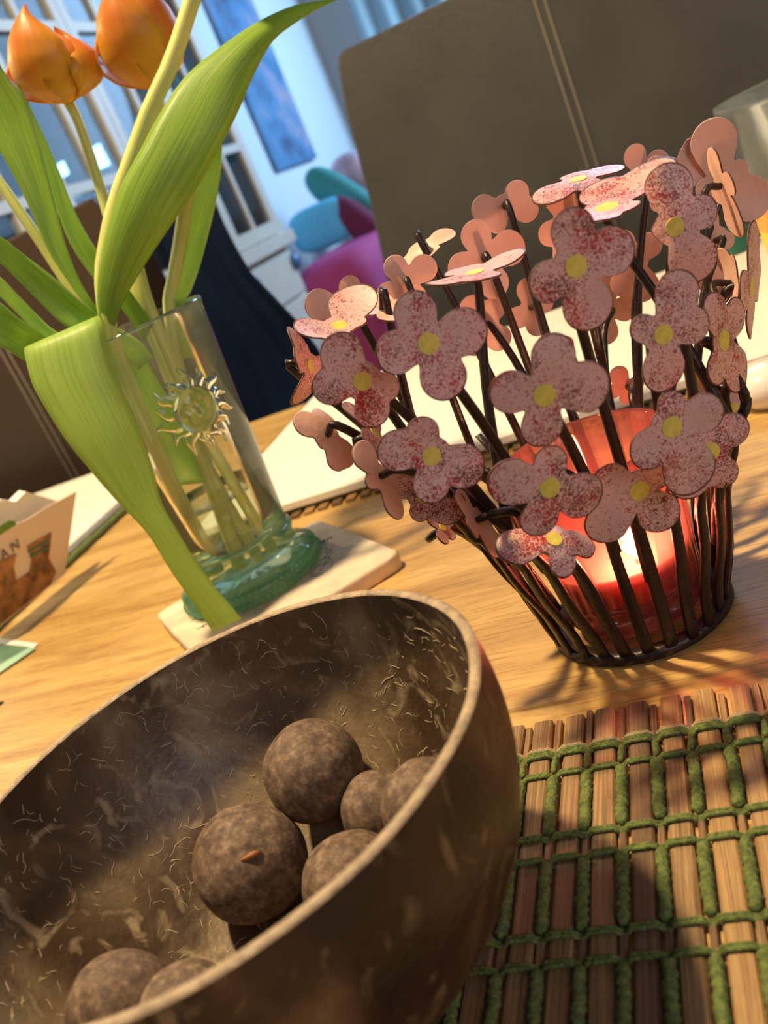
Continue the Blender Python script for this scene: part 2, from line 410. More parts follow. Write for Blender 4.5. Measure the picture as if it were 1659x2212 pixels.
# short wiry fibres in the shell's inner face
def inner_surf(a, s):
    r, z = inner_pt(s); q = wob(a, z)
    return bw(BC+Vector(((r*q-.00006)*math.cos(a), (r*q-.00006)*math.sin(a), z+.00005)))
parts = []
for i in range(1150):
    a = R.uniform(0, 2*math.pi); s = math.sqrt(R.uniform(.02, .93))
    d = R.uniform(0, 6.28); L_ = R.uniform(.0015, .005)*(1 if R.random() < .85 else 2.2); pts = []
    n = 6; r_ = max(.012, inner_pt(s)[0])
    for k in range(n):
        pts.append(inner_surf(a, min(.985, s))); d += R.uniform(-.75, .75)
        a += math.cos(d)*L_/n/r_; s += math.sin(d)*L_/n/.11
        s = min(.985, max(.02, s))
    w = R.uniform(.00005, .00015)
    parts.append(tube(pts, [w*.5, w, w, w, w*.8, w*.3], 3, caps=False))
v, f = join(parts)
mesh('fibre_strands', v, f, M['fibre'], bowl, kind='stuff')
# balls resting on the shell
def ballmat():
    m, nt, N, L, P = new_mat('powdered_brown_ball')
    tc = N.new('ShaderNodeTexCoord'); n = N.new('ShaderNodeTexNoise'); n.inputs['Scale'].default_value = 330; n.inputs['Detail'].default_value = 6; n.inputs['Roughness'].default_value = .7
    L.new(tc.outputs['Object'], n.inputs['Vector'])
    r = ramp(N, [(.38, (.085, .050, .034)), (.54, (.18, .115, .078)), (.70, (.36, .255, .18))]); L.new(n.outputs['Fac'], r.inputs[0])
    L.new(r.outputs[0], P.inputs['Base Color']); P.inputs['Roughness'].default_value = .75
    b = N.new('ShaderNodeBump'); b.inputs['Strength'].default_value = .45; b.inputs['Distance'].default_value = .0005
    L.new(n.outputs['Fac'], b.inputs['Height']); L.new(b.outputs[0], P.inputs['Normal']); return m
BM = ballmat()
def ico(c, r, seed, dent=None, sub=4):
    import bmesh
    bm = bmesh.new(); bmesh.ops.create_icosphere(bm, subdivisions=sub, radius=1)
    V = []
    for q in bm.verts:
        n = q.co.normalized()
        k = 1+.03*noise.noise(n*1.6+Vector((seed*3.1, 0, 0)))+.010*noise.noise(n*6+Vector((0, seed, 0)))
        if dent is not None:
            d = (n-dent).length; k -= .07*math.exp(-(d/.45)**2)
            e = (n-dent); u_ = e.dot(DU); w_ = e.dot(DV)
            k -= .075*math.exp(-(u_/.24)**2-(w_/.05)**2)
        V.append(Vector(c)+n*r*k)
    F = [tuple(x.index for x in g.verts) for g in bm.faces]; bm.free(); return V, F
def rest_ball(px, py, r, lift=0):
    """point on the ray where a ball of radius r touches the inside of the shell"""
    d = ray(px, py); best = None; t = .05
    while t < .6:
        p = CP+d*t; q = p-BC; rr = math.hypot(q.x, q.y); zz = q.z
        if zz < BZ+.02:
            e = (rr/(INX-r))**2 + ((zz-EQ)/(INZ-r if zz < EQ else .0925-r))**2
            if e <= 1: best = t
            elif best is not None: break
        t += .0005
    return CP+d*((best or .2)-lift)
balls = [(677, 1665, 110, 'uppermost brown cocoa-dusted ball in the bowl, resting against the back wall', .0),
         (541, 1862, 125, 'brown ball with a small split in its top, in the middle of the bowl', .0),
         (768, 1915, 118, 'brown ball pressed against the near right wall, partly behind the rim', .0),
         (925, 1742, 104, 'rightmost brown ball, cut off by the bowl rim', .0),
         (818, 1748, 84, 'shaded brown ball wedged behind the rightmost one', .0),
         (262, 2178, 118, 'brown ball at the lower left, left of the pair beside the near rim', .0),
         (405, 2212, 128, 'brown ball at the bottom, right of the pair beside the near rim', .0)]
for i, (px, py, rp, lb, lift) in enumerate(balls):
    r = .0134
    c = rest_ball(px, py, r)
    for _ in range(3):
        r = rp/FPX*(c-CP).dot(fwd); c = rest_ball(px, py, r)
    dent = None
    if i == 1:
        dent = ((CP-c).normalized()+UP*.12+RT*.02).normalized(); DU = (RT+UP*.35).normalized(); DV = dent.cross(DU).normalized()
    v, f = ico(c, r, i+1, dent)
    b = mesh('cocoa_ball', v, f, BM, origin=c, label=lb, cat='ball', group='brown balls in the coconut bowl')
    if i == 1:
        pts = [c+(dent+DU*x+DV*.02*math.sin(9*x)).normalized()*r*.955 for x in (-.2, -.1, 0, .1, .2)]
        v, f = tube(pts, [.0002, .0007, .0010, .0008, .0002], 6)
        mesh('split', v, f, plain('orange_brown_flesh', (.34, .13, .04), .7, bump=.5), b, origin=c, label='orange-brown crack in the ball')

# ------------------------------------------------------------- woven placemat
PO = tab(0, 0)
PM = Vector((.0404, .2226, Z0)); prot = -.3836
PE = Vector((math.cos(prot), math.sin(prot), 0)); PD = Vector((math.sin(prot), -math.cos(prot), 0))  # PD runs towards the viewer
SP = .00991
def stickmat(name, a, b, c):
    return wood(name, a, b, c, sc=22, rot=0, coord='UV', rough=.45, stretch=3)
stm = [wood('stick_%s' % n, a, b, c, sc=1, coord='UV', rough=.4, stretch=8) for n, a, b, c in (
    ('light', (.22, .11, .04), (.44, .27, .115), (.62, .42, .20)), ('mid', (.13, .07, .03), (.31, .19, .085), (.48, .32, .16)), ('dark', (.08, .04, .022), (.18, .105, .055), (.32, .20, .11)))]
mat_ = empty('placemat', PM+PE*.02+PD*.12, 'bamboo stick placemat bound with green yarn, under the coconut bowl', 'placemat')
def stick(s0, w, h, y0, y1, z, m, name):
    V = []; F = []; uv = []
    prof = [(-w/2, 0), (-w/2, h*.72), (-w*.40, h), (-w*.15, h*1.03), (w*.15, h*1.03), (w*.40, h), (w/2, h*.72), (w/2, 0)]
    n = 10
    for i in range(n):
        y = y0+(y1-y0)*i/(n-1)
        wx = .00022*math.sin(i*1.1+s0*900)
        for k, (x, zz) in enumerate(prof):
            V.append(PM+PE*(s0+x+wx)+PD*y+Vector((0, 0, z+zz))); uv.append((y*6+s0*37, (x+s0*13)*60))
    m8 = len(prof)
    for i in range(n-1):
        for k in range(m8-1): F.append((i*m8+k, i*m8+k+1, (i+1)*m8+k+1, (i+1)*m8+k))
        F.append((i*m8+m8-1, i*m8, (i+1)*m8, (i+1)*m8+m8-1))
    F.append(tuple(range(m8))[::-1]); F.append(tuple((n-1)*m8+k for k in range(m8)))
    return mesh(name, V, F, m, mat_, uvs=uv, smooth=False)
KS = range(-11, 16)
for k in KS:
    s0 = (k)*SP
    stick(s0, .0061+R.uniform(-.0004, .0003), .0019, -.0175+R.uniform(-.0012, .001), .30, .0, R.choice(stm[:2] if R.random() < .75 else stm[1:]), 'stick')
    stick(s0+SP/2, .0019, .0016, -.0175+R.uniform(-.0015, .003), .30, .0, stm[2] if R.random() < .6 else stm[1], 'thin_stick')
rows = [0, .0093]
p = .0340
while p < .29: rows += [p, p+.0079]; p += .0320
def weft(y, m, rad, lift, name, strands=2, sep=.0008):
    pr = []
    for st in range(strands):
        pts = []; n = 16*len(KS)
        for i in range(n+1):
            s = (KS[0]-.3)*SP + i*SP/16
            ph = math.cos(2*math.pi*s/SP)
            z = lift + .0019*(max(0, .5+.9*ph) if ph > -.55 else 0)*.72
            z = .0006 + (.0021 if ph > -.25 else (.0021+(ph+.25)*.0019))*1.0
            pts.append(PM+PE*s+PD*(y+(st-(strands-1)/2)*sep+.00012*math.sin(s*4000+st*3))+Vector((0, 0, z)))
        pr.append(tube(pts, rad, 6))
    v, f = join(pr); mesh(name, v, f, m, mat_)
for i, y in enumerate(rows):
    weft(y, M['yarn'], .00060, 0, 'green_weft', 2 if i else 3, .00100)
weft(-.0022, M['thread'], .00036, 0, 'beige_weft', 2, .0007)
# chenille yarn lying in the gaps between the wide sticks
segs = [(rows[0]+.0015, rows[1]-.001, .0011)] + [(rows[i]+.0012, rows[i+1]-.0012, .00185) for i in range(1, len(rows)-1, 2)]
for k in KS:
    for (y0, y1, rr) in segs:
        n = max(5, int((y1-y0)/.0009)); pts = []; rad = []
        off = R.uniform(0, 9)
        for i in range(n):
            y = y0+(y1-y0)*i/(n-1)
            pts.append(PM+PE*(k*SP+SP/2+.00015*math.sin(i*.7+off))+PD*y+Vector((0, 0, .0016+.0006)))
            rad.append(rr*(.86+.16*math.sin(i*2.3+off)+R.uniform(-.07, .07))*(.5 if i in (0, n-1) else 1))
        v, f = tube(pts, rad, 8); mesh('chenille_yarn', v, f, M['yarn'], mat_)

# ------------------------------------------------------------- flower candle holder
HC = Vector((.0692, .288, Z0))
holder = empty('candle_holder', HC, 'dark metal basket candle holder covered with distressed pink metal flowers', 'candle holder')
v, f = revolve([(.0255, .0002), (.0312, .0002), (.0325, .0015), (.0322, .004), (.0300, .0048), (.0275, .0042), (.0255, .003)], HC, 64, closed=True)
mesh('base_ring', v, f, M['iron'], holder)
NS = 26
def srad(z):
    return .0300+.27*z+1.6*max(0, z-.045)**1.6
def slat_pt(a, z, off=0): return HC+Vector(((srad(z)+off)*math.cos(a), (srad(z)+off)*math.sin(a), z))
slat_top = []
for i in range(NS):
    a = 2*math.pi*(i+.3)/NS; tw = R.uniform(-.10, .10); ztop = R.uniform(.060, .074)
    V = []; F = []; n = 12
    for k in range(n):
        t = k/(n-1); z = .0025+(ztop-.0025)*t; aa = a+tw*t*t*.6
        p = slat_pt(aa, z, .0006*math.sin(k+i)); er = Vector((math.cos(aa), math.sin(aa), -.35)).normalized(); et = Vector((-math.sin(aa), math.cos(aa), 0))
        w = .0020*(1-.35*t*t); h = .0010
        for x, y in ((-w, -h*.6), (-w*.7, -h), (w*.7, -h), (w, -h*.6), (w, h*.6), (w*.7, h), (-w*.7, h), (-w, h*.6)): V.append(p+et*x+er*y)
    for k in range(n-1):
        for q in range(8): F.append((k*8+q, k*8+(q+1) % 8, (k+1)*8+(q+1) % 8, (k+1)*8+q))
    F.append(tuple(range(8))[::-1]); F.append(tuple((n-1)*8+q for q in range(8)))
    mesh('slat', V, F, M['iron'], holder)
    slat_top.append((a+tw*.6, ztop))
def flower(c, Y, tips, face=1, yc=True, stem=True, wk=1.0):
    C = at(c[0], c[1], Y); T = []
    for t in tips:
        dd = t[2]/1000 if len(t) > 2 else R.uniform(-.0015, .0015)
        T.append(at(t[0], t[1], Y+dd)-C)
    n = len(T)
    N_ = Vector()
    for i in range(n): N_ += T[i].cross(T[(i+1) % n])
    if N_.length < 1e-9: N_ = Vector((0, -1, 0))
    N_.normalize()
    if N_.dot(CP-C) < 0: N_ = -N_
    N_ = N_*face                                 # N_ points out of the painted side
    rad_ = (C-HC-Vector((0, 0, .03))).normalized()
    if abs(N_.dot((CP-C).normalized())) < .30 and N_.dot(rad_) < 0: N_ = -N_
    e1 = (T[0]-N_*T[0].dot(N_)).normalized(); e2 = N_.cross(e1)
    P = []
    for t in T:
        x, y, h = t.dot(e1), t.dot(e2), t.dot(N_); P.append((math.hypot(x, y), math.atan2(y, x) % (2*math.pi), h))
    P.sort(key=lambda q: q[1]); mR = sum(p[0] for p in P)/n
    lob = []
    for i, (r, ph, h) in enumerate(P):
        g1 = (P[(i+1) % n][1]-ph) % (2*math.pi); g0 = (ph-P[i-1][1]) % (2*math.pi)
        hg = min(max((g0+g1)/4, .38), .80)
        k = math.sin(hg*.93*wk); d = r/(1+k); lob.append((d, k*d, ph, h, r))
    m_, K = 84, 8; base = .40*mR; V = []; F = []; MI = []
    def rad(ph):
        best = base
        for d, w, p0, h, r in lob:
            dl = (ph-p0+math.pi) % (2*math.pi)-math.pi
            q = w*w-(d*math.sin(dl))**2
            if q > 0 and abs(dl) < 1.5: best = max(best, d*math.cos(dl)+math.sqrt(q))
        return best
    RR = [rad(2*math.pi*i/m_) for i in range(m_)]
    RR = [(RR[i-1]+2*RR[i]+RR[(i+1) % m_])/4 for i in range(m_)]
    seed = R.uniform(0, 50); cup = R.uniform(-.0012, .0006); th = .00055
    def pos(i, t):
        ph = 2*math.pi*i/m_; r = RR[i]*t; ws = 0; hs = 0
        for d, w, p0, h, rr in lob:
            dl = abs((ph-p0+math.pi) % (2*math.pi)-math.pi); q = max(0, math.cos(min(dl, 1.5)))**2+1e-6
            ws += q; hs += q*h*(r/rr)**2
        x, y = math.cos(ph)*r, math.sin(ph)*r
        hh = hs/ws + cup*(r/mR)**2 + .0011*noise.noise(Vector((x*75, y*75, seed)))*min(1, r/mR*1.5)
        return C+e1*x+e2*y+N_*hh
    for side in (1, -1):
        V.append(C+N_*side*th/2)
        for k in range(1, K+1):
            for i in range(m_): V.append(pos(i, 1 if k == K else k/(K-1)*.972)+N_*side*th/2)
    o2 = 1+K*m_
    for side in range(2):
        o = side*o2
        for i in range(m_):
            j = (i+1) % m_
            q = (o, o+1+i, o+1+j); F.append(q if side == 0 else q[::-1]); MI.append(side)
            for k in range(K-1):
                a = o+1+k*m_; q = (a+i, a+m_+i, a+m_+j, a+j); F.append(q if side == 0 else q[::-1]); MI.append(2 if k == K-2 and side == 0 else side)
    a = 1+(K-1)*m_
    for i in range(m_):
        j = (i+1) % m_; F.append((a+i, a+o2+i, a+o2+j, a+j)); MI.append(2)
    fo = mesh('metal_flower', V, F, [M['fl_front'], M['fl_back'], M['fl_edge']], holder, origin=C, midx=MI)
    if yc:
        yv = [C+N_*(th/2+.00022)]; n2 = 20; rr = mR*.19
        for i in range(n2):
            ph = 2*math.pi*i/n2; q = rr*(1+.07*noise.noise(Vector((math.cos(ph)*2, math.sin(ph)*2, seed))))
            yv.append(C+(e1*math.cos(ph)+e2*math.sin(ph))*q+N_*(th/2+.00016))
        for i in range(n2):
            ph = 2*math.pi*i/n2; yv.append(C+(e1*math.cos(ph)+e2*math.sin(ph))*rr*1.02+N_*(th/2-.0002))
        yf = [(0, 1+i, 1+(i+1) % n2) for i in range(n2)]+[(1+i, 1+n2+i, 1+n2+(i+1) % n2, 1+(i+1) % n2) for i in range(n2)]
        mesh('painted_centre', yv, yf, M['fl_yellow'], fo, origin=C, smooth=False, label='yellow painted flower centre')
    if stem:
        d = C-HC; az = math.atan2(d.y, d.x)
        best = min(range(NS), key=lambda i: abs((slat_top[i][0]-az+math.pi) % (2*math.pi)-math.pi)+slat_use[i]*.25)
        slat_use[best] += 1
        sa, zt = slat_top[best]; z1 = min(zt-.006, max(.02, d.z-.03)); 
        p0 = slat_pt(sa, z1-.012, -.0012); p1 = slat_pt(sa, z1, -.0012)
        p2 = slat_pt(sa, min(zt, max(z1+.010, .75*zt)), -.0004)
        out = C-N_*.0007
        pb = C-N_*.0065
        mid = (p2+pb)/2 + Vector((0, 0, .006))
        pts = spline([p0, p1, p2, mid, pb, out], 22)
        v, f = tube(pts, [.0017]*8+[.0017-.0006*i/13 for i in range(14)], 8)
        mesh('wire_stem', v, f, M['iron'], fo, origin=C)
    return fo
slat_use = [0]*NS
FL = [
 ((925,742),.222,[(878,630),(1050,700),(977,860),(812,775)],1),
 ((783,823),.232,[(710,726),(864,848),(815,924),(673,842)],1),
 ((1243,575),.215,[(1232,446),(1370,522),(1285,712),(1146,632)],1),
 ((1458,490),.235,[(1440,350),(1548,438),(1522,606),(1407,500,4)],1),
 ((1432,722),.222,[(1478,582),(1532,692),(1433,848),(1364,702)],1),
 ((1175,853),.205,[(1207,719),(1321,828),(1168,966),(1057,843)],1),
 ((932,985),.220,[(898,902),(1042,1018),(930,1087),(812,963)],1),
 ((1187,1053),.211,[(1193,963),(1303,1085),(1152,1160),(1057,1036)],1),
 ((1450,922),.212,[(1450,842),(1562,876),(1505,1062),(1369,1003)],1),
 ((1380,1060),.222,[(1282,1036),(1448,1003),(1454,1140),(1278,1168)],1),
 ((1197,1165),.220,[(1070,1184,3),(1190,1138,8),(1287,1176,2),(1226,1247,-4)],1),
 ((1535,975),.232,[(1520,890),(1613,902),(1578,1052),(1462,1076)],1),
 ((1562,735),.252,[(1528,636,-2),(1602,655,8),(1608,832,6),(1542,832,-4)],1),
 ((1585,880),.268,[(1560,810),(1620,880),(1590,938),(1525,895)],1),
 ((1622,620),.285,[(1637,474,2),(1650,596,14),(1625,732,0),(1604,640,-14)],1),
 ((1582,610),.290,[(1560,535,4),(1592,556,-8),(1606,650,-12),(1556,650,6)],-1),
 ((1555,400),.330,[(1527,256),(1612,352),(1655,448),(1500,415)],-1),
 ((1545,520),.320,[(1505,450),(1588,520),(1548,640),(1495,575)],-1),
 ((1562,400),.300,[(1538,316,3),(1590,392,-10),(1612,508,-2),(1546,430,8)],-1),
 ((1445,400),.330,[(1541,318,6),(1400,345,0),(1410,455,0),(1490,420,0)],-1),
 ((1312,450),.262,[(1300,395,16),(1446,342,6),(1378,452,-10),(1268,478,-14)],1),
 ((1385,375),.335,[(1362,313),(1440,335),(1425,430),(1345,405)],-1),
 ((1250,388),.325,[(1158,432,-6),(1232,376,12),(1343,350,4),(1285,408,-12)],1),
 ((1225,480),.335,[(1200,398),(1290,440),(1240,590),(1165,520)],-1),
 ((1090,447),.355,[(1016,455),(1133,394),(1160,455),(1062,502)],-1),
 ((1045,560),.340,[(1018,475),(1132,520),(1078,642),(968,590)],-1),
 ((1025,590),.262,[(924,608,-6),(985,575,14),(1127,531,4),(1050,604,-14)],1),
 ((880,610),.330,[(838,556),(938,560),(910,660),(818,655)],-1),
 ((922,534),.350,[(858,563,0),(983,500,2),(940,548,-9),(890,546,9)],-1),
 ((735,705),.268,[(636,716,-4),(780,626,14),(792,690,0),(720,738,-10)],1),
 ((745,655),.305,[(762,596),(656,661),(800,650),(720,700)],-1),
 ((825,672),.298,[(757,668,-3),(820,640,10),(885,655,4),(850,697,-9)],-1),
 ((668,790),.285,[(612,708,0),(708,790,6),(640,875,0),(655,770,-10)],1),
 ((706,940),.262,[(636,898),(688,888,10),(772,995),(738,1018)],-1),
 ((808,935),.255,[(733,878,0),(800,895,9),(845,1005,0),(790,960,-9)],1),
 ((820,1030),.242,[(768,958,0),(786,1045,-4),(868,1118,0),(850,1030,8)],-1),
 ((915,1070),.252,[(814,1018),(888,1008),(1002,1112),(905,1128)],1),
 ((1028,1125),.250,[(980,1064,0),(1062,1098,8),(1074,1200,0),(1012,1150,-8)],-1),
 ((955,1140),.268,[(920,1110,0),(970,1100,8),(988,1158,0),(960,1172,-6)],1),
 ((1050,700),.352,[(1000,645),(1080,640),(1095,750),(1010,765)],-1),
 ((1145,665),.360,[(1098,700),(1135,600),(1192,650),(1165,725)],-1),
 ((1370,560),.345,[(1325,505),(1425,510),(1400,650),(1335,640)],-1),
 ((1310,670),.355,[(1310,590),(1375,665),(1312,745),(1255,700)],-1),
 ((1355,835),.335,[(1325,795),(1392,820),(1355,875),(1312,850)],-1),
 ((1205,760),.355,[(1165,730),(1235,730),(1240,800),(1170,795)],-1),
 ((1525,845),.262,[(1498,785,-4),(1545,800,6),(1556,880,0),(1515,900,-6)],-1),
]
for c, Y, tips, face in FL: flower(c, Y, tips, face, yc=True)

# votive cup and candle
def wallprof(pts_o, pts_i): return pts_o+pts_i[::-1]
v, f = revolve([(.0001, .0052), (.0225, .0052), (.0240, .007), (.0252, .018), (.0270, .042), (.0292, .066), (.0288, .0675), (.0280, .0672), (.0272, .066), (.0252, .042), (.0234, .018), (.0222, .0115), (.0001, .0110)], HC, 72)
cup = mesh('votive_glass', v, f, M['cup'], origin=HC+Vector((0, 0, .0052)), label='pink tinted votive glass inside the flower candle holder', cat='glass cup')
can = empty('candle', HC+Vector((0, 0, .0115)), 'lit red wax candle inside the votive glass', 'candle')
v, f = revolve([(.0001, .0116), (.0218, .0118), (.0228, .018), (.0238, .0275), (.0236, .0283)], HC, 64)
mesh('wax', v, f, M['wax'], can)
v, f = revolve([(.0001, .0276), (.012, .0277), (.0225, .0280), (.0237, .0284)], HC, 64)
mesh('wax_pool', v, f, M['waxtop'], can, label='glossy molten wax surface')
FP = at(1376, 1212, .272)
base = Vector((FP.x, FP.y, Z0+.0275))
v, f = tube([base, base+Vector((.0002, 0, .003)), base+Vector((.0008, 0, .0052))], [.0006, .0005, .0003], 6)
mesh('wick', v, f, M['wick'], can)
v, f = revolve([(.00005, 0), (.0013, .001), (.0020, .003), (.0017, .0055), (.0009, .008), (.00005, .0105)], base+Vector((.0004, 0, .0035)), 16)
mesh('flame', v, f, emis('flame', (1, .66, .30), 26), can, label='bright yellow-white candle flame')
fl = lamp('candle_light', 'POINT', base+Vector((0, 0, .0095)), .34, (1, .54, .32), .0035)

# ------------------------------------------------------------- stone coaster and glass vase
TC = Vector((-.0690, .4470, Z0)); ta = math.radians(20.5)
TX = Vector((math.cos(ta), math.sin(ta), 0)); TY = Vector((-math.sin(ta), math.cos(ta), 0))
def slab(c, s, h, ex, ey, n=22, amp=.0006):
    V = []; F = []
    loop = []
    for side, (a, b) in enumerate((((-1, -1), (1, -1)), ((1, -1), (1, 1)), ((1, 1), (-1, 1)), ((-1, 1), (-1, -1)))):
        for i in range(n):
            t = i/n; x = a[0]+(b[0]-a[0])*t; y = a[1]+(b[1]-a[1])*t
            q = (abs(x)**26+abs(y)**26)**(1/26); loop.append((x/q, y/q))
    rings = [(0, .985), (.0008, .998), (h-.0015, 1.0), (h-.0003, .992), (h, .975)]
    m = len(loop)
    for z, k in rings:
        for i, (x, y) in enumerate(loop):
            w = amp*noise.noise(Vector((x*18, y*18, z*700)))
            V.append(c+ex*(x*s*k+w*x)+ey*(y*s*k+w*y)+Vector((0, 0, z)))
    for r_ in range(len(rings)-1):
        for i in range(m): F.append((r_*m+i, r_*m+(i+1) % m, (r_+1)*m+(i+1) % m, (r_+1)*m+i))
    F.append(tuple(range(m))[::-1]); F.append(tuple((len(rings)-1)*m+i for i in range(m)))
    return V, F
v, f = slab(TC, .0535, .00875, TX, TY)
coaster = mesh('stone_coaster', v, f, M['stone'], origin=TC, label='square travertine coaster under the tulip glass', cat='coaster')
ZT = .00885
def line_on(pts, w, m, name, parent, z=ZT):
    q = [tp(a, b, ZT) for a, b in pts]; v, f = tube(spline([tuple(x) for x in q], 14), w, 4, flat=.2)
    mesh(name, v, f, m, parent)
for pts in ([(690,1190),(700,1172),(706,1190),(700,1222)], [(702,1205),(716,1185),(712,1205),(692,1232)], [(676,1232),(700,1205),(718,1210),(715,1228),(690,1240),(670,1236)], [(680,1226),(700,1218),(712,1214)], [(412,1345),(428,1332),(440,1350)], [(425,1360),(440,1352)], [(668,1240),(680,1246),(700,1240)]):
    line_on(pts, .00028, M['greenink'], 'drawn_line', coaster)
def text(s, loc, size, ex, ey, m, parent, name='printed_text', ext=.00005):
    cu = bpy.data.curves.new(name, 'FONT'); cu.body = s; cu.size = size; cu.extrude = ext; cu.align_x = 'CENTER'; cu.align_y = 'CENTER'
    o = bpy.data.objects.new(name, cu); cu.materials.append(m); COL.objects.link(o)
    dg = bpy.context.evaluated_depsgraph_get(); me = bpy.data.meshes.new_from_object(o.evaluated_get(dg)); bpy.data.objects.remove(o)
    ez = ex.cross(ey)
    Vv = [Vector(loc)+ex*q.co.x+ey*q.co.y+ez*q.co.z for q in me.vertices]; Ff = [tuple(p.vertices) for p in me.polygons]
    bpy.data.meshes.remove(me)
    return mesh(name, Vv, Ff, m, parent, smooth=False)
a_ = tp(690, 1172, ZT); b_ = tp(722, 1158, ZT); ex = (b_-a_).normalized()
text('an', (a_+b_)/2+Vector((0, 0, .0001)), .0075, ex, Vector((-ex.y, ex.x, 0)), M['ink'], coaster)
a_ = tp(428, 1362, ZT); b_ = tp(452, 1342, ZT); ex = (b_-a_).normalized()
text('n', (a_+b_)/2+Vector((0, 0, .0001)), .0065, ex, Vector((-ex.y, ex.x, 0)), M['ink'], coaster)

GC = Vector((-.0771, .4618, Z0+.0090)); GH = .1448
glass = empty('glass_vase', GC, 'tall clear tumbler with embossed sun face and green beaded foot, holding tulips', 'vase')
def gr(z):   # outer radius of the glass body at height z above its foot
    t = max(0, min(1, (z-.026)/(GH-.026))); return .0292+(.0383-.0292)*t
v, f = revolve([(.0290, .0235), (.0292, .026)]+[(gr(z), z) for z in np.linspace(.03, GH-.004, 12)]+[(.0386, GH-.0022), (.0383, GH), (.0370, GH), (.0364, GH-.002)]+[(gr(z)-.0021, z) for z in np.linspace(GH-.006, .03, 12)]+[(.0262, .026), (.0240, .0240), (.0001, .0236)], GC, 96)
mesh('glass_body', v, f, M['clear'], glass)
v, f = revolve([(.0001, .0002), (.0375, .0002), (.0384, .0016), (.0384, .0062), (.0374, .0085), (.0335, .0105), (.0305, .0135), (.0296, .0175), (.0300, .0200), (.0310, .0215), (.0306, .0232), (.0290, .0240), (.0001, .0232)], GC, 96)
mesh('green_foot', v, f, M['green'], glass, label='thick green glass foot')
pr = []
for row, (rr, zz, nb, rb) in enumerate(((.0388, .0036, 74, .0015), (.0374, .0082, 66, .0015))):
    for i in range(nb):
        a = 2*math.pi*(i+.5*row)/nb; c = GC+Vector((rr*math.cos(a), rr*math.sin(a), zz))
        prof = [(.0001, -rb), (rb*.75, -rb*.66), (rb, 0), (rb*.75, rb*.66), (.0001, rb)]
        pr.append(revolve(prof, c, 8))
v, f = join(pr); mesh('foot_beads', v, f, M['green'], glass, kind='stuff')
# embossed sun: domed face with features and wavy rays, wrapped on the glass
SC = at(431, 884, .428); saz = math.atan2(SC.y-GC.y, SC.x-GC.x); sz = SC.z-GC.z
def wrap(x, y, h):
    z = sz+y; r = gr(z)+h; a = saz+x/gr(z); return GC+Vector((r*math.cos(a), r*math.sin(a), z))
pr = []; V = []; F = []; rs = .0105; nr, na = 10, 40
def relief(x, y):
    r = math.hypot(x, y)/rs; h = .0036*math.sqrt(max(0, 1-r*r))+.0004
    x, y = x/rs, y/rs
    for sx in (-.36, .36): h += -.0011*math.exp(-((x-sx)/.17)**2-((y-.22)/.11)**2) + .0008*math.exp(-((x-sx)/.22)**2-((y-.42)/.06)**2)
    h += .0016*math.exp(-(x/.11)**2-((y+.02)/.24)**2) - .0010*math.exp(-(x/.33)**2-((y+.42+.35*x*x*-1)/.06)**2)
    for sx in (-.5, .5): h += .0007*math.exp(-((x-sx)/.18)**2-((y+.18)/.16)**2)
    return h
V.append(wrap(0, 0, relief(0, 0)))
for k in range(1, nr+1):
    for i in range(na):
        a = 2*math.pi*i/na; r = rs*k/nr; V.append(wrap(r*math.cos(a), r*math.sin(a), relief(r*math.cos(a), r*math.sin(a)) if k < nr else -.0002))
F += [(0, 1+i, 1+(i+1) % na) for i in range(na)]
for k in range(nr-1):
    for i in range(na): F.append((1+k*na+i, 1+(k+1)*na+i, 1+(k+1)*na+(i+1) % na, 1+k*na+(i+1) % na))
sun = mesh('sun_face', V, F, M['sunrelief'], glass, label='embossed smiling sun face')
for i in range(14):
    a0 = 2*math.pi*(i+.3)/14; L_ = .0105 if i % 2 else .0082; V = []; F = []; n = 8
    for k in range(n):
        t = k/(n-1); r = rs*1.03+L_*t; aa = a0+.10*math.sin(t*5+i); w = .0036*(1-t)**.7+.0002
        for x, h in ((-1, -.0001), (-.35, .0022*(1-t*.4)), (.35, .0022*(1-t*.4)), (1, -.0001)):
            V.append(wrap(math.cos(aa)*r-math.sin(aa)*w*x, math.sin(aa)*r+math.cos(aa)*w*x, h))
    for k in range(n-1):
        for q in range(3): F.append((k*4+q, k*4+q+1, (k+1)*4+q+1, (k+1)*4+q))
    mesh('sun_ray', V, F, M['sunrelief'], sun)
WZ = .0525
v, f = revolve([(.0001, .0245), (.0236, .0246), (.0262, .0275), (gr(.04)-.0024, .04), (gr(WZ)-.0023, WZ), (gr(WZ)-.0032, WZ-.0006), (.0001, WZ-.0007)], GC, 64)
mesh('water', v, f, M['water'], origin=GC+Vector((0, 0, .0245)), label='shallow clear water in the bottom of the tulip glass', cat='water')

# ------------------------------------------------------------- tulips
def leaf(L_, R_, Ys, parent, m, bulge=.10, n=30, mm=9, name='leaf', curl=0):
    Ls, Rs, YY = spline(L_, n), spline(R_, n), spline([(y,) for y in Ys], n)
    V = []; F = []; uv = []
    for i in range(n):
        a, b = at(*Ls[i], YY[i][0]), at(*Rs[i], YY[i][0]+curl*.0); w = (b-a).length
        nx = (a+b)/2-CP; nx.normalize()
        for k in range(mm):
            t = k/(mm-1); V.append(a.lerp(b, t)+nx*(bulge*w*(1-(2*t-1)**2))+nx*.0015*math.sin(6*t+i*.25)*min(1, w/.02)*.5); uv.append((t, i/(n-1)*2))
    for i in range(n-1):
        for k in range(mm-1): F.append((i*mm+k, i*mm+k+1, (i+1)*mm+k+1, (i+1)*mm+k))
    o = mesh(name, V, F, m, parent, uvs=uv)
    s = o.modifiers.new('thickness', 'SOLIDIFY'); s.thickness = .0007
    return o
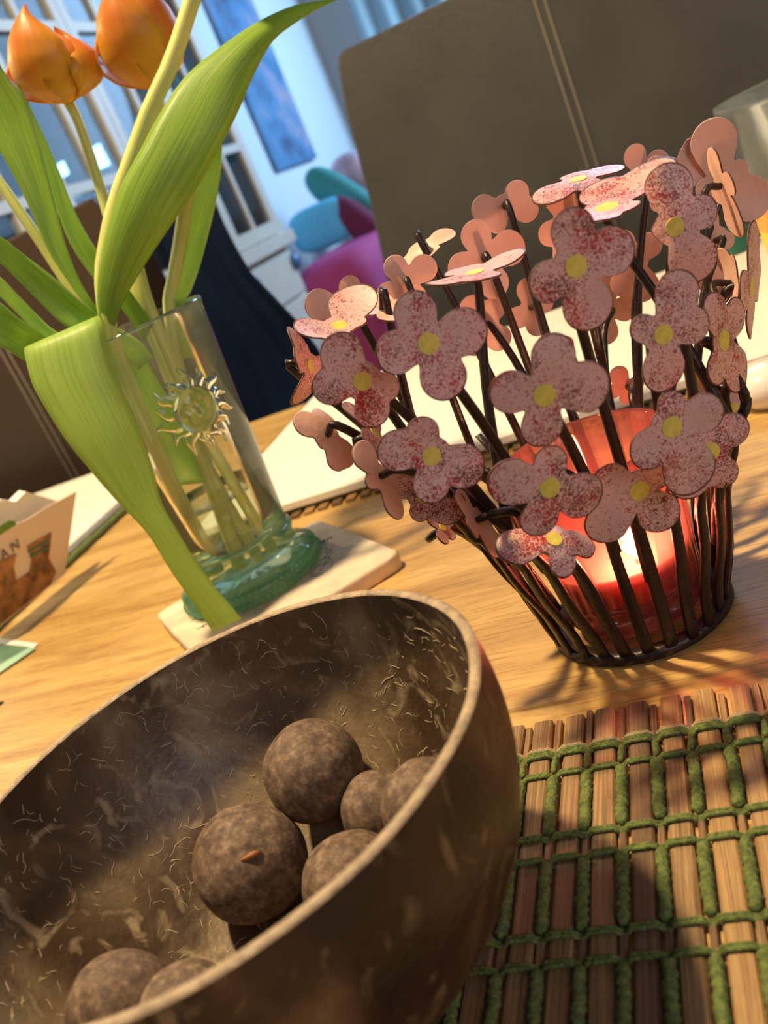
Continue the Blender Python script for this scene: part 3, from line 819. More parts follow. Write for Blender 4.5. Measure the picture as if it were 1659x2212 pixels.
def stem(pts, wpx, parent, m=None, name='stem', n=26):
    q = spline([tuple(at(a, b, y)) for a, b, y in pts], n); V = []
    wp = spline([(w,) for w in wpx], n)
    r = [max(.0005, wp[i][0]/2/FPX*(Vector(q[i])-CP).dot(fwd)) for i in range(n)]
    v, f = tube(q, r, 12); uv = [((i % 12)/12, i//12/n) for i in range(len(v))]
    return mesh(name, v, f, m or M['stemg'], parent, uvs=uv)
def petal(base, ax, e1, e2, Lh, Rr, phi, parent, amax=.80, out=0.0, length=1.0, scale=1.0, twist=0):
    n, mm = 18, 9; V = []; F = []; uv = []
    rp = [(0, .12), (.06, .50), (.16, .82), (.32, 1.0), (.5, 1.0), (.7, .88), (.86, .68), (1, .40)]
    wp = [(0, .70), (.15, .86), (.4, 1.0), (.65, 1.0), (.8, .88), (.9, .66), (.96, .42), (1, .12)]
    itp = lambda tb, s: float(np.interp(s, [a for a, b in tb], [b for a, b in tb]))
    for i in range(n):
        s = i/(n-1); r = Rr*scale*(itp(rp, s))+out*Rr*s*s; h = Lh*length*(s**.92); w = amax*itp(wp, s)
        for k in range(mm):
            t = 2*k/(mm-1)-1; a = phi+t*w+twist*s
            rr = r*(1+.05*(t*t))-.0014*(1-abs(t))*math.sin(s*3.1)*-1
            V.append(base+ax*(h-.10*Lh*t*t*s)+(e1*math.cos(a)+e2*math.sin(a))*rr); uv.append((t*.5+.5, s))
    for i in range(n-1):
        for k in range(mm-1): F.append((i*mm+k, i*mm+k+1, (i+1)*mm+k+1, (i+1)*mm+k))
    o = mesh('petal', V, F, M['petal'], parent, uvs=uv)
    s = o.modifiers.new('thickness', 'SOLIDIFY'); s.thickness = .0006
    return o
def head(parent, pb, pt, Y0, Y1, rpx, spec):
    b, t = at(*pb, Y0), at(*pt, Y1); ax = (t-b).normalized(); Lh = (t-b).length
    e1 = (RT-ax*RT.dot(ax)).normalized(); e2 = ax.cross(e1)      # e2 points away from the viewer or towards it
    if e2.dot(fwd) < 0: e2 = -e2
    Rr = rpx/FPX*(b-CP).dot(fwd)
    for phi, out, ln, sc, am in spec: petal(b, ax, e1, e2, Lh, Rr, math.radians(phi), parent, am, out, ln, sc)
G = 'cut tulips in the sun-embossed glass'
tA = empty('tulip', GC+Vector((0, .004, .026)), 'tulip with the orange-yellow closed bloom at the far left, one petal folding outwards', 'tulip', G)
tB = empty('tulip', GC+Vector((.004, .004, .026)), 'tulip whose orange-yellow bloom is cut by the top edge of the frame', 'tulip', G)
tC = empty('tulip', GC+Vector((-.004, 0, .026)), 'tulip with thick pale stem crossing the others and a broad leaf reaching up right', 'tulip', G)
tD = empty('tulip', GC+Vector((0, .008, .026)), 'tulip at the back right of the glass, only its stem and narrow leaf in view', 'tulip', G)
tE = empty('tulip', GC+Vector((-.008, 0, .026)), 'tulip leaning out to the left with broad leaves, bloom out of view', 'tulip', G)
tF = empty('tulip_leaf', GC+Vector((0, -.006, .026)), 'drooping tulip leaf folded over the front rim of the glass and hanging to the coaster', 'tulip leaf')
head(tA, (146,222), (72,2), .50, .49, 92, [(60,.0,.74,.84,1.0),(120,0,.74,.86,1.0),(325,.0,.70,.92,1.0),(245,-.12,1.0,.98,1.15),(350,.05,.66,1.03,.8),(172,.42,.60,1.03,.36)])
head(tB, (338,192), (262,-55), .492, .48, 88, [(60,.0,.90,.84,1.0),(120,0,.90,.86,1.0),(325,.0,.98,.94,1.05),(250,0,1.0,.98,1.15),(172,.36,.70,1.03,.40)])
stem([(144,214,.500),(167,258,.499),(194,335,.497),(222,425,.494),(240,485,.492),(275,590,.488),(316,690,.480),(370,820,.476),(440,1000,.472),(520,1228,.466)], [26,22,22,23,24,26,28,30,32,32], tA)
stem([(337,190,.492),(342,230,.492),(330,330,.49),(300,430,.49),(290,520,.487),(318,650,.480),(380,800,.474),(450,950,.468),(590,1190,.462)], [22,22,22,22,24,26,26,26,26], tB)
stem([(452,-110,.455),(418,-10,.455),(372,130,.452),(322,240,.449),(285,345,.447),(255,430,.445),(236,520,.443),(226,610,.441),(240,725,.440),(300,880,.446),(370,1040,.450),(470,1235,.456)], [36,36,37,37,38,40,44,44,34,32,32,32], tC)
head(tC, (452,-105), (500,-330), .455, .455, 95, [(k*60, 0, .95, .95, .75) for k in range(6)])
leaf([(222,728),(210,650),(216,560),(238,470),(262,400),(305,320),(345,245),(400,165),(480,98),(560,45),(640,10),(724,-4)],
     [(242,722),(268,650),(318,565),(378,475),(432,395),(480,310),(515,240),(545,170),(585,95),(630,55),(680,22),(729,-2)],
     [.438,.436,.434,.433,.434,.436,.439,.443,.447,.452,.458,.464], tC, M['leafg'], -.12, n=44)
# tulip D at the back
leaf([(474,300),(445,345),(412,392),(396,440),(388,510),(376,595),(362,668),(380,780)], [(480,318),(477,372),(466,440),(448,515),(430,580),(412,630),(398,662),(420,770)],
     [.50,.50,.497,.495,.494,.492,.490,.482], tD, M['leaflt'], .15)
stem([(436,215,.515),(424,300,.507),(404,410,.497),(390,510,.495),(375,600,.492),(366,668,.490),(390,820,.480),(450,1010,.472),(560,1210,.468)], [14,22,28,28,28,28,28,26,26], tD)
# tulip E and the leaves on the left
leaf([(-70,60),(-60,180),(-30,280),(10,345),(45,410),(76,478),(106,545),(150,612),(200,684),(260,790)], [(-30,70),(8,154),(56,220),(80,292),(105,384),(127,470),(146,540),(176,612),(212,668),(290,770)],
     [.47,.47,.468,.466,.464,.462,.460,.458,.456,.458], tE, M['leafg'], .14)
leaf([(20,150),(52,222),(78,300),(104,380),(124,455),(152,528),(205,606),(262,665),(310,740)], [(30,160),(62,225),(95,292),(130,375),(156,443),(184,500),(214,545),(268,610),(330,700)],
     [.49,.49,.489,.487,.485,.483,.481,.478,.474], tA, M['leafg'], .1)
leaf([(-60,480),(0,512),(54,553),(113,598),(160,640),(204,676),(270,740)], [(-60,540),(0,568),(45,610),(90,655),(125,690),(160,715),(250,760)], [.45,.45,.452,.452,.452,.452,.455], tE, M['leafg'], .12)
leaf([(-60,560),(0,600),(40,640),(80,682),(118,716),(200,760)], [(-60,590),(0,640),(34,672),(66,704),(100,735),(190,780)], [.447,.447,.449,.45,.45,.452], tB, M['leaflt'], .12)
leaf([(-60,620),(0,655),(40,688),(80,715),(110,738),(190,790)], [(-60,720),(0,748),(28,762),(55,778),(90,785),(180,810)], [.443,.443,.444,.446,.447,.45], tE, M['leafg'], .12)
stem([(-60,330,.48),(0,396,.478),(38,450,.476),(76,505,.474),(112,560,.472),(165,640,.468),(250,760,.464),(330,960,.460),(460,1240,.458)], [24,24,24,24,24,25,26,28,28], tE)
# folded leaf hanging over the front
leaf([(300,800),(250,760),(160,745),(90,745),(58,752),(56,768),(72,830),(105,890),(150,958),(205,1025),(262,1090),(318,1150),(365,1225),(410,1290),(462,1364)],
     [(330,770),(300,735),(250,705),(225,690),(214,684),(222,700),(240,780),(268,850),(300,930),(330,1010),(350,1085),(385,1150),(425,1215),(465,1270),(522,1336)],
     [.452,.450,.446,.440,.433,.426,.421,.418,.415,.413,.411,.409,.407,.405,.403], tF, M['leaflt'], -.10, n=60)
leaf([(252,758),(262,830),(300,910),(340,985),(370,1050)], [(300,740),(330,800),(375,880),(430,960),(480,1040)], [.470,.472,.474,.474,.472], tE, M['leaflt'], .05)

# ------------------------------------------------------------- far placemats and white sheets
def farmat(u0, u1, v0, v1, label):
    c = tab((u0+u1)/2, (v0+v1)/2); o = empty('placemat', c, label, 'placemat')
    n = int((u1-u0)/.0099); 
    for i in range(n):
        u = u0+(u1-u0)*(i+.5)/n
        mesh('stick', *box(tab(u, (v0+v1)/2, .0011), (.0062, v1-v0, .002), EU, EV), stm[i % 3], o, smooth=False)
    for v_ in (v0+.010, v0+.019, v1-.019, v1-.010, (v0+v1)/2):
        pts = [tab(u0-.001+(u1-u0+.002)*i/40, v_, .0025) for i in range(41)]
        mesh('green_weft', *tube(pts, .0009, 5), M['yarn'], o)
    for u_ in (u0-.0005, u1+.0005):
        pts = [tab(u_+.0004*math.sin(i*1.7), v0+(v1-v0)*i/60, .0035) for i in range(61)]
        mesh('side_yarn', *tube(pts, [.0030*(1+.12*math.sin(i*2.1)) for i in range(61)], 7), M['yarn'], o)
    return o
farmat(-.345, .205, .500, .800, 'bamboo placemat on the far side, under the wide white sheet behind the candle holder')
farmat(-.93, -.478, .43, .80, 'bamboo placemat with green side edge at the far left, under the standing card')
def sheet(name, u0, u1, v0, v1, z, th, label):
    o = mesh(name, *box(tab((u0+u1)/2, (v0+v1)/2, z+th/2), (u1-u0, v1-v0, th), EU, EV, bev=.001), M['sheet'], smooth=False, label=label, cat='board' if th > .003 else 'paper')
    return o
sheet('white_board', -.338, .198, .507, .795, .0038, .006, 'large white board lying on the far placemat behind the flowers')
sheet('white_board', -.92, -.486, .44, .80, .0038, .006, 'white board on the far left placemat behind the standing card')
# standing card on the left
cb0, cb1 = tp(-60, 1400, .010), tp(140, 1240, .010)
cdir = (cb1-cb0).normalized(); cdir.z = 0
cs = empty('folded_card', (cb0+cb1)/2, 'folded printed card standing on the white board at the left edge', 'card')
# plane of the card leans; top corner seen at (165,1065)
def card_face(pxs, off=0):
    nrm = cdir.cross(Vector((-.0, 0, 1))).normalized()
    top = at(165, 1065, cb1.y+.012)
    n = (cb1-cb0).cross(top-cb1).normalized()
    if n.dot(CP-cb1) < 0: n = -n
    return [onplane(a, b, cb1+n*off, n) for a, b in pxs], n
pts, cn = card_face([(-60, 1403), (140, 1240), (165, 1062), (100, 1096), (60, 1122), (0, 1146), (-60, 1170)])
v, f = poly_extrude(pts, -cn*.0006); mesh('card_front', v, f, M['paper_brown'], cs, smooth=False)
pts, _ = card_face([(-60, 1340), (138, 1178), (158, 1090), (82, 1068), (60, 1090), (30, 1085), (0, 1100), (-60, 1130)])
pts = [p-cn*.010 for p in pts]; v, f = poly_extrude(pts, -cn*.006); mesh('card_pages', v, f, M['sheet'], cs, smooth=False, label='cream inner pages')
pic = plain('card_picture', (.30, .13, .045), .5, var=.85, vscale=70)
pts, _ = card_face([(-60, 1398), (110, 1262), (122, 1235), (106, 1205), (112, 1150), (60, 1180), (70, 1205), (66, 1235), (36, 1255), (30, 1225), (36, 1195), (-60, 1240)], .0008)
v, f = poly_extrude(pts, -cn*.0004); mesh('printed_picture', v, f, pic, cs, smooth=False, label='brown and orange printed picture')
for (a, b) in (((62, 1190), (105, 1165)), ((66, 1200), (104, 1180))):
    q, _ = card_face([a, b, (b[0], b[1]+5), (a[0], a[1]+5)], .0014); v, f = poly_extrude(q, -cn*.0003); mesh('printed_stripe', v, f, M['greenl'], cs, smooth=False)
q, _ = card_face([(-20, 1150), (0, 1136), (20, 1124), (34, 1126), (34, 1134), (0, 1156), (-20, 1166)], .0014); v, f = poly_extrude(q, -cn*.0003); mesh('printed_leaf', v, f, plain('card_green', (.12, .24, .03), .6), cs, smooth=False)
q, _ = card_face([(0, 1204), (44, 1172)], .0012)
ex = (q[1]-q[0]).normalized(); text('A N', (q[0]+q[1])/2, .010, ex, cn.cross(ex), M['ink'], cs)
# leaflet corner
lq = [tp(a, b, .0004) for a, b in ((-60, 1372), (84, 1392), (-60, 1500))]
v, f = poly_extrude(lq, Vector((0, 0, .0008))); lf = mesh('leaflet', v, f, M['sheet'], smooth=False, label='corner of a green leaflet lying on the table at the left edge', cat='leaflet')
lq = [tp(a, b, .0013) for a, b in ((-60, 1384), (64, 1398), (-60, 1470))]
v, f = poly_extrude(lq, Vector((0, 0, .0002))); mesh('printed_area', v, f, M['leaflet'], lf, smooth=False)
lq = [tp(a, b, .0013) for a, b in ((64, 1398), (78, 1400), (-60, 1494), (-60, 1472))]
v, f = poly_extrude(lq, Vector((0, 0, .0002))); mesh('printed_border', v, f, M['leaflet2'], lf, smooth=False)
# porcelain dish on the right
dc = tp(1668, 868, 0); dc.z = Z0
v, f = revolve([(.0001, .0002), (.010, .0002), (.011, .0012), (.0145, .004), (.0168, .009), (.0165, .014), (.013, .0185), (.008, .0205), (.0001, .0212)], dc, 48)
mesh('porcelain_egg_dish', v, f, M['china'], origin=dc, label='small rounded white porcelain piece on the table at the right edge', cat='dish')
# clear tub with yellow label
tb = Vector((.350, .54, Z0+.0099))
tub = empty('plastic_tub', tb, 'clear plastic tub with yellow and orange label behind the flowers at the right edge', 'tub')
v, f = revolve([(.0001, .0005), (.062, .0005), (.065, .004), (.074, .110), (.077, .112), (.077, .115), (.073, .115), (.0715, .112), (.063, .005), (.0001, .003)], tb, 72)
mesh('tub_wall', v, f, M['tub'], tub)
v, f = revolve([(.0668, .012), (.0690, .038)], tb, 72); mesh('label_band', v, f, M['yellowl'], tub, label='yellow printed band')
v, f = revolve([(.0691, .038), (.0704, .054)], tb, 72); mesh('label_band', v, f, M['orangel'], tub, label='orange printed band')
v, f = revolve([(.0001, .012), (.058, .012), (.060, .060), (.055, .070), (.0001, .072)], tb, 48); mesh('contents', v, f, plain('pale_contents', (.62, .50, .28), .7, var=.4, vscale=60), tub)
gc = tp(1578, 545, .0099)
v, f = revolve([(.0001, .0002), (.017, .0002), (.018, .002), (.018, .014), (.0165, .016), (.0001, .0165)], gc, 40); mesh('green_lid', v, f, M['greenl'], origin=gc, label='dark green lid lying on the white board beside the plastic tub', cat='lid')

# ------------------------------------------------------------- chairs
def chair(name, corners, v, thick, m, seam_px, label, seams=2):
    """corners: image outline of the back panel on the plane at table depth v"""
    ch = empty(name, tab(0, v, -.75)+EU*corners_u(corners, v), label, 'chair', 'high-back leather chairs at the far side of the table')
    pts = [vp(a, b, v) for a, b in corners]
    n = len(pts); cen = sum(pts, Vector())/n; V = []; F = []
    for off, k in ((.0, .985), (.006, 1.0), (thick-.006, 1.0), (thick, .985)):
        for p in pts: V.append(cen+(p-cen)*k+EV*off)
    for r_ in range(3):
        for i in range(n): F.append((r_*n+i, r_*n+(i+1) % n, (r_+1)*n+(i+1) % n, (r_+1)*n+i))
    F.append(tuple(range(n))[::-1]); F.append(tuple(3*n+i for i in range(n)))
    mesh('backrest', V, F, m, ch, smooth=False)
    for (a, b) in seam_px:
        A, B = vp(*a, v), vp(*b, v); A = A-EV*.0008; B = B-EV*.0008
        B = A+(B-A)*1.0
        for d in (-.0035, .0035):
            mesh('seam', *tube([A+EU*d, (A+B)/2+EU*d, B+EU*d], .0014, 6), M['seam'], ch)
    us = [p.dot(EU) for p in pts]; u0, u1 = min(us)+.01, max(us)-.01
    mesh('seat', *box(Vector(EU*((u0+u1)/2)+EV*(v-.20)+Vector((0, 0, .45))), (u1-u0, .46, .09), EU, EV, bev=.015), m, ch, smooth=False)
    for a in (u0+.03, u1-.03):
        for b in (v-.40, v+.03):
            mesh('leg', *box(Vector(EU*a+EV*b+Vector((0, 0, .203))), (.04, .04, .406), EU, EV, bev=.003), M['darkwood'], ch, smooth=False)
    return ch
def corners_u(c, v): return sum(vp(a, b, v).dot(EU) for a, b in c)/len(c)
def bez(p, n): return [tuple(q) for q in spline(p, n)]
up = [(1725, -360), (1000, -12), (760, 98), (738, 108), (727, 122), (726, 145), (742, 230), (768, 330), (795, 440), (830, 600), (870, 790), (900, 900)]
# extend down to the seat: follow the left edge, then the right side
def down(px, py, v, z):     # pixel straight below on the same plane
    p = vp(px, py, v); return p
def chair_poly(outline, v, right_u, bottom_z, **k):
    pass
chv = 1.00
pl = [vp(a, b, chv) for a, b in up[1:]]
# convert to pixels-free polygon: build directly
def chair3(label, pts3, v, thick, m, seams3, nm='dining_chair'):
    us = [p.dot(EU) for p in pts3]; uc = (min(us)+max(us))/2
    ch = empty(nm, EU*uc+EV*v, label, 'chair', 'leather chairs along the far side of the table')
    n = len(pts3); cen = sum(pts3, Vector())/n; V = []; F = []
    for off, k in ((.0, .985), (.006, 1.0), (thick-.006, 1.0), (thick, .985)):
        for p in pts3: V.append(cen+(p-cen)*k+EV*off)
    for r_ in range(3):
        for i in range(n): F.append((r_*n+i, r_*n+(i+1) % n, (r_+1)*n+(i+1) % n, (r_+1)*n+i))
    F.append(tuple(range(n))[::-1]); F.append(tuple(3*n+i for i in range(n)))
    mesh('backrest', V, F, m, ch, smooth=False)
    for A, B in seams3:
        for d in (-.0045, .0045):
            mesh('seam', *tube([A+EU*d-EV*.0008, (A+B)/2+EU*d-EV*.0008, B+EU*d-EV*.0008], .0013, 6), M['seam'], ch)
    u0, u1 = min(us)+.01, max(us)-.01
    mesh('seat', *box(EU*((u0+u1)/2)+EV*(v-.005)+Vector((0, 0, .45))-EV*.2, (u1-u0, .42, .09), EU, EV, bev=.015), m, ch, smooth=False)
    for a in (u0+.03, u1-.03):
        for b in (v-.37, v+.03):
            mesh('leg', *box(EU*a+EV*b+Vector((0, 0, .203)), (.04, .04, .406), EU, EV, bev=.003), M['darkwood'], ch, smooth=False)
    return ch
def pz(p, z): return Vector((p.x, p.y, z))
A, B = vp(1165, 0, chv), vp(1285, 365, chv)
topz = vp(860, 52, chv).z
left = [vp(a, b, chv) for a, b in ((760, 98), (738, 108), (728, 122), (727, 145), (742, 230), (768, 330), (797, 440), (832, 600))]
su = A.dot(EU)
uR = su*2 - left[4].dot(EU)
def uvz(u, v, z): return EU*u+EV*v+Vector((0, 0, z))
topL = vp(760, 98, chv)
pts3 = [uvz(uR, chv, .46)]+[uvz(2*su-p.dot(EU), chv, p.z) for p in left[::-1]]+left+[uvz(left[-1].dot(EU)-.004, chv, .46)]
chair3('large brown leather chair back filling the upper right, with a double vertical seam', pts3, chv, .07, M['leather'], [(uvz(su, chv, topL.z-.003), uvz(su+(B.dot(EU)-A.dot(EU))*1.5, chv, .5))])
v2 = .90
A2, B2 = vp(60, 830, v2), vp(160, 1040, v2); su2 = (A2.dot(EU)+B2.dot(EU))/2
rr_ = vp(300, 600, v2).dot(EU); hw = rr_-su2; zt2 = vp(150, 450, v2).z
pts3 = [uvz(su2+hw, v2, .46), uvz(su2+hw, v2, zt2-.02), uvz(su2+hw-.012, v2, zt2), uvz(su2-hw+.012, v2, zt2), uvz(su2-hw, v2, zt2-.02), uvz(su2-hw, v2, .46)]
chair3('dark brown leather chair back behind the tulips at the left', pts3, v2, .06, M['leather2'], [(uvz(su2, v2, zt2-.004), uvz(su2, v2, .5))])
# chair with coat, between the two
v3 = .95
q = [vp(a, b, v3) for a, b in ((300, 380), (465, 400))]
pR = [vp(a, b, v3) for a, b in ((455, 372), (470, 405), (495, 470), (521, 521), (558, 582), (602, 628), (650, 684), (690, 745), (730, 830))]
u0c = rr_+.012; 
pts3 = [uvz(pR[-1].dot(EU)-.05, v3+.02, .46)]+[uvz(p.dot(EU)-.05, v3+.02, p.z) for p in pR[::-1]]+[uvz(u0c, v3+.02, vp(300, 380, v3).z), uvz(u0c, v3+.02, .46)]
chair3('dark chair with a navy coat over it, between the two brown chairs', pts3, v3+.02, .05, M['blackc'], [])
# coat: folded cloth hanging in front of that chair
V = []; F = []; uv = []; n, mm = 40, 60
zt = vp(455, 372, v3).z+.004
for j in range(mm):
    t = j/(mm-1)
    for i in range(n):
        s = i/(n-1)
        z = zt-(zt-.62)*t
        # right edge of the cloth follows the slope seen in the photograph
        zs = [p.z for p in pR]; ue = float(np.interp(-z, [-a for a in zs], [p.dot(EU) for p in pR])) if z > zs[-1] else pR[-1].dot(EU)
        u = u0c+(ue-u0c)*s
        d = .006*math.sin(s*9+1.5*math.sin(t*2+s*2))+.003*math.sin(s*21+t*3)+.02*noise.noise(Vector((s*2.5, t*2.5, 1)))
        V.append(uvz(u, v3-.012+d*.9, z)); 
for j in range(mm-1):
    for i in range(n-1): F.append((j*n+i, j*n+i+1, (j+1)*n+i+1, (j+1)*n+i))
ct = mesh('coat', V, F, M['navy'], label='dark navy coat hanging over the chair behind the glass', cat='coat')
s_ = ct.modifiers.new('thickness', 'SOLIDIFY'); s_.thickness = .004

# ------------------------------------------------------------- cabinet, picture, sofa corner
def cp(px, py, off=0.0): return onplane(px, py, CAB0+CN*off, CN)
def cbox(s0, s1, z0, z1, d0, d1, bev=0):     # box in cabinet coordinates: along the run, height, depth behind the front
    c = CAB0+CW*((s0+s1)/2)+CN*((d0+d1)/2)+Vector((0, 0, (z0+z1)/2)); return box(c, (abs(s1-s0), abs(d1-d0), abs(z1-z0)), CW, CN, bev=bev)
def cs_(px, py):
    p = cp(px, py); return (p-CAB0).dot(CW), p.z
sR, _ = cs_(600, 480); s_l1, zl1 = cs_(535, 545); sm, zrail = cs_(490, 325); _, zrail_l = cs_(200, 380); _, zled = cs_(590, 510)
_, ztop = cs_(380, 100)
sR = max(cs_(600, 480)[0], cs_(690, 640)[0]*.0+cs_(620, 520)[0])
cab = empty('glazed_cabinet', CAB0+CW*(sR-.7), 'tall cream glazed cabinet with muntin doors and drawers below, out of focus at the left', 'cabinet')
sL = sR-1.45
mesh('body', *cbox(sL, sR, .06, zled-.04, .01, .29), M['cream'], cab, smooth=False)
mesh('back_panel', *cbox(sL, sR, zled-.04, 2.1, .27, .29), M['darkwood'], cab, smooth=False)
mesh('ledge', *cbox(sL-.01, sR+.015, zled-.045, zled, -.03, .29, bev=.004), M['cream'], cab, smooth=False)
mesh('cornice', *cbox(sL-.02, sR+.02, 2.1, 2.18, -.03, .30, bev=.01), M['cream'], cab, smooth=False)
for s in (sL+.02, sR-.02): mesh('side_post', *cbox(s-.02, s+.02, zled, 2.1, 0, .29), M['cream'], cab, smooth=False)
nd = 4; dw = (sR-sL-.08)/nd
pane = glassy('cabinet_glass', (.90, .95, 1.0), .0, .03, 1.08)
for d in range(nd):
    a = sR-.04-dw*(d+1); b = a+dw-.004
    c_ = CAB0+CW*((a+b)/2)+Vector((0, 0, zled))
    dr = mesh('door', *join([cbox(a, a+.032, zled+.003, 2.09, -.012, .012), cbox(b-.032, b, zled+.003, 2.09, -.012, .012), cbox(a+.032, b-.032, zled+.003, zled+.045, -.012, .012), cbox(a+.032, b-.032, 2.045, 2.09, -.012, .012)]), M['cream'], cab, smooth=False)
    mesh('muntin', *cbox((a+b)/2-.009, (a+b)/2+.009, zled+.045, 2.045, -.010, .010), M['cream'], dr, smooth=False)
    for z in (zrail, zrail+.36, zrail+.72):
        if z < 2.0: mesh('glazing_bar', *cbox(a+.032, b-.032, z-.012, z+.012, -.011, .011), M['cream'], dr, smooth=False)
    zz = [zled+.045, zrail-.012]+[zrail+.012, min(2.04, zrail+.348)]+[zrail+.372, min(2.04, zrail+.708)]
    for k in range(3):
        for x0, x1 in ((a+.032, (a+b)/2-.009), ((a+b)/2+.009, b-.032)):
            mesh('pane', *cbox(x0, x1, zz[2*k], zz[2*k+1], -.002, .002), pane, dr, smooth=False)
    z0, z1 = zled-.20, zled-.06
    dw_ = mesh('drawer', *cbox(a, b, z0, z1, -.014, .012, bev=.004), M['cream'], cab, smooth=False)
    if d == 0: kpos = cp(627, 568)
    else: kpos = kpos-CW*dw
    kc = kpos-CN*.02
    v, f = ico(kc, .026, 3, sub=3); v = [kc+Vector(q-kc)-CN*((q-kc).dot(CN))*.4 for q in v]
    mesh('knob', v, f, M['knob'], dw_)
    ld = mesh('lower_door', *cbox(a, b, .10, z0-.006, -.014, .012, bev=.004), M['cream'], cab, smooth=False)
for z in (zrail-.02, zrail+.35):
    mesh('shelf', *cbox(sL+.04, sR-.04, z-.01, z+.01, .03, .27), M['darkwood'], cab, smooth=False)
# glowing shapes stand in for window reflections, set behind the lattice
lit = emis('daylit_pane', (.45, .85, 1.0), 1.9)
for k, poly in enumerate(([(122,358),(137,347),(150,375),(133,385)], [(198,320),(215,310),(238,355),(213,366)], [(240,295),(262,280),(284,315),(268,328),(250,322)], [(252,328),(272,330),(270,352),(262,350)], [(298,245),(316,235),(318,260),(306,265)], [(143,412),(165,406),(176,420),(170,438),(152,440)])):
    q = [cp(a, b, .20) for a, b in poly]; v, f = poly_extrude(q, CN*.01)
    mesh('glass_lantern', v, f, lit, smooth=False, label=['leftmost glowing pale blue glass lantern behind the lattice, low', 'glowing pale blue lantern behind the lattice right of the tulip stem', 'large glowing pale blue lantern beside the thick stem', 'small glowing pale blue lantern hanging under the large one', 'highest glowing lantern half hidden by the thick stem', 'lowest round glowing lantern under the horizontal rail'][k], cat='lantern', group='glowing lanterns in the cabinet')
# painting
def wp(px, py, off=0.0): return onplane(px, py, WALL0-CN*off, CN)
q = [wp(a, b, .015) for a, b in ((600, 372), (682, 340), (545, 0), (520, -60), (405, -10), (440, 60))]
pr_ = [ (p-WALL0).dot(CW) for p in q]; s0, s1 = (q[0]-WALL0).dot(CW), (q[1]-WALL0).dot(CW); z0 = (q[0].z+q[1].z)/2
def pmat():
    m, nt, N, L, P = new_mat('blue_seascape_paint'); tc = N.new('ShaderNodeTexCoord'); n = N.new('ShaderNodeTexNoise'); n.inputs['Scale'].default_value = 6; n.inputs['Detail'].default_value = 3
    L.new(tc.outputs['Object'], n.inputs['Vector']); r = ramp(N, [(.3, (.06, .10, .19)), (.5, (.09, .24, .44)), (.68, (.34, .32, .44))]); L.new(n.outputs['Fac'], r.inputs[0]); L.new(r.outputs[0], P.inputs['Base Color']); return m
c = WALL0+CW*((s0+s1)/2)-CN*.012+Vector((0, 0, z0+.5))
pa = mesh('painting', *box(c, (s1-s0, .022, 1.0), CW, CN, bev=.003), pmat(), smooth=False, label='tall blue painting hanging on the wall beyond the cabinet', cat='painting')
# curtain on the back wall
cor2 = Vector((corner.x, corner.y, 0))
cur = Vector(); V = []; F = []; n = 120
pc = onplane(760, 20, cor2-CW*.06, CW); u0 = (pc-cor2).dot(BW)
for i in range(n):
    s = i/(n-1); p = cor2+BW*(u0+1.3*s)-CW*(.08+.025*math.sin(s*60)+.01*math.sin(s*23))
    V += [p+Vector((0, 0, .05)), p+Vector((0, 0, 2.45))]
for i in range(n-1): F.append((2*i, 2*i+2, 2*i+3, 2*i+1))
cu = mesh('curtain', V, F, leafmat('pale_blue_curtain', (.55, .72, .78), (.62, .78, .84), .5, coord='Object', sc=(1, 1, 1)), label='pale blue curtain on the back wall above the big chair', cat='curtain')
cu.modifiers.new('thickness', 'SOLIDIFY').thickness = .003
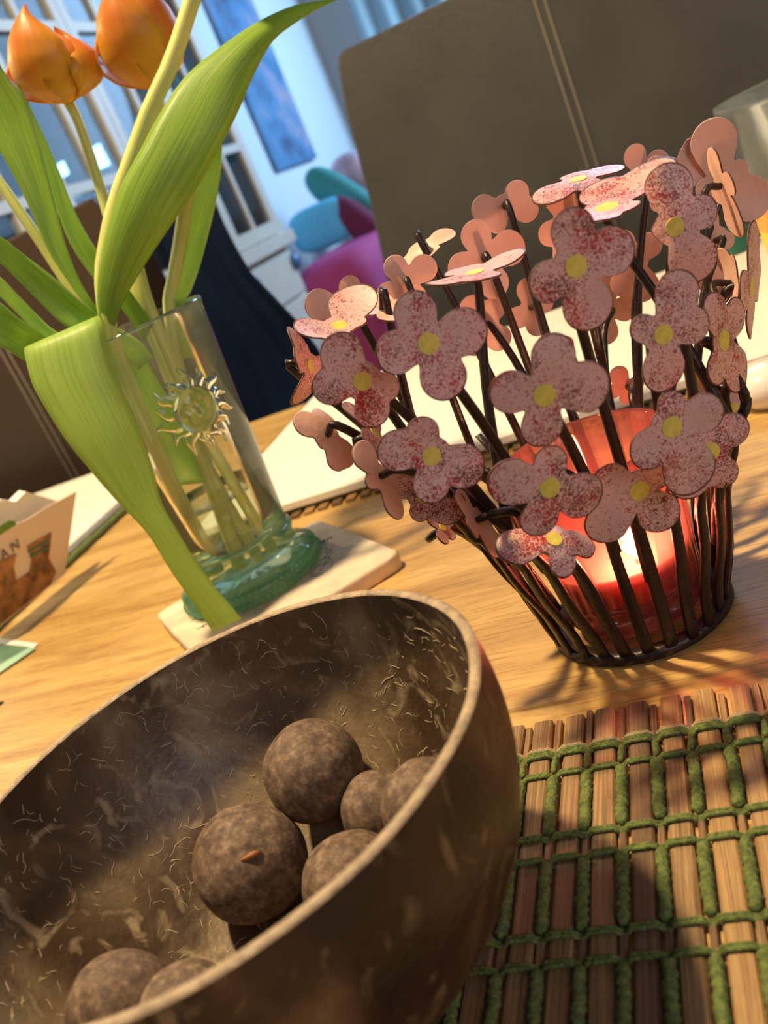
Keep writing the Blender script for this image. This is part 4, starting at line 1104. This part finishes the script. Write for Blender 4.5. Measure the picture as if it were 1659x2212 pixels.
# sofa with cushions
def blob(c, s, ex, ey, ez, pw=3.2, n=28, mm=18):
    V = []; F = []
    for j in range(mm+1):
        ph = -math.pi/2+math.pi*j/mm
        for i in range(n):
            a = 2*math.pi*i/n; x, y, z = math.cos(ph)*math.cos(a), math.cos(ph)*math.sin(a), math.sin(ph)
            q = (abs(x)**pw+abs(y)**pw+abs(z)**pw)**(1/pw); V.append(Vector(c)+ex*x/q*s[0]+ey*y/q*s[1]+ez*z/q*s[2])
    for j in range(mm):
        for i in range(n): F.append((j*n+i, j*n+(i+1) % n, (j+1)*n+(i+1) % n, (j+1)*n+i))
    return V, F
SY = 3.45
sc = at(800, 640, SY); so = empty('sofa', Vector((sc.x+.35, SY+.2, 0)), 'magenta upholstered sofa beyond the big chair', 'sofa')
ZU = Vector((0, 0, 1))
arm = at(770, 590, SY)
mesh('arm', *blob(Vector((arm.x+.05, SY+.15, arm.z-.20)), (.15, .40, .30), BW, CW, ZU, 9), M['magenta'], so)
mesh('seat', *blob(Vector((arm.x+.75, SY+.10, .36)), (.70, .42, .16), BW, CW, ZU, 5), M['magenta'], so)
mesh('backrest', *blob(Vector((arm.x+.82, SY+.55, .55)), (.75, .14, .42), BW, CW, ZU, 5), M['plum'], so)
mesh('sofa_base', *box(Vector((arm.x+.72, SY+.18, .11)), (1.5, .8, .2), BW, CW), M['plum'], so, smooth=False)
c = at(700, 486, SY+.30); mesh('cushion', *blob(c, (.14, .05, .085), BW, CW, ZU, 3.4), M['cyan'], label='turquoise cushion beside the magenta sofa arm', cat='cushion', group='cushions on the sofa')
c = at(750, 432, SY+.36); e = (BW*.6-ZU*.8).normalized(); mesh('cushion', *blob(c, (.19, .05, .07), e, CW, e.cross(CW), 2.6), M['teal'], label='teal cushion tilted above the turquoise one', cat='cushion', group='cushions on the sofa')
c = at(772, 392, SY+.55); mesh('cushion', *blob(c, (.10, .08, .12), BW, CW, ZU, 2.6), M['lilac'], label='lilac patterned cushion against the edge of the big chair', cat='cushion', group='cushions on the sofa')
c = at(806, 505, SY+.22); e = (BW*.5-ZU*.85).normalized(); mesh('cushion', *blob(c, (.20, .05, .06), e, CW, e.cross(CW), 2.6), M['plum'], label='dark plum cushion behind the magenta sofa arm', cat='cushion', group='cushions on the sofa')
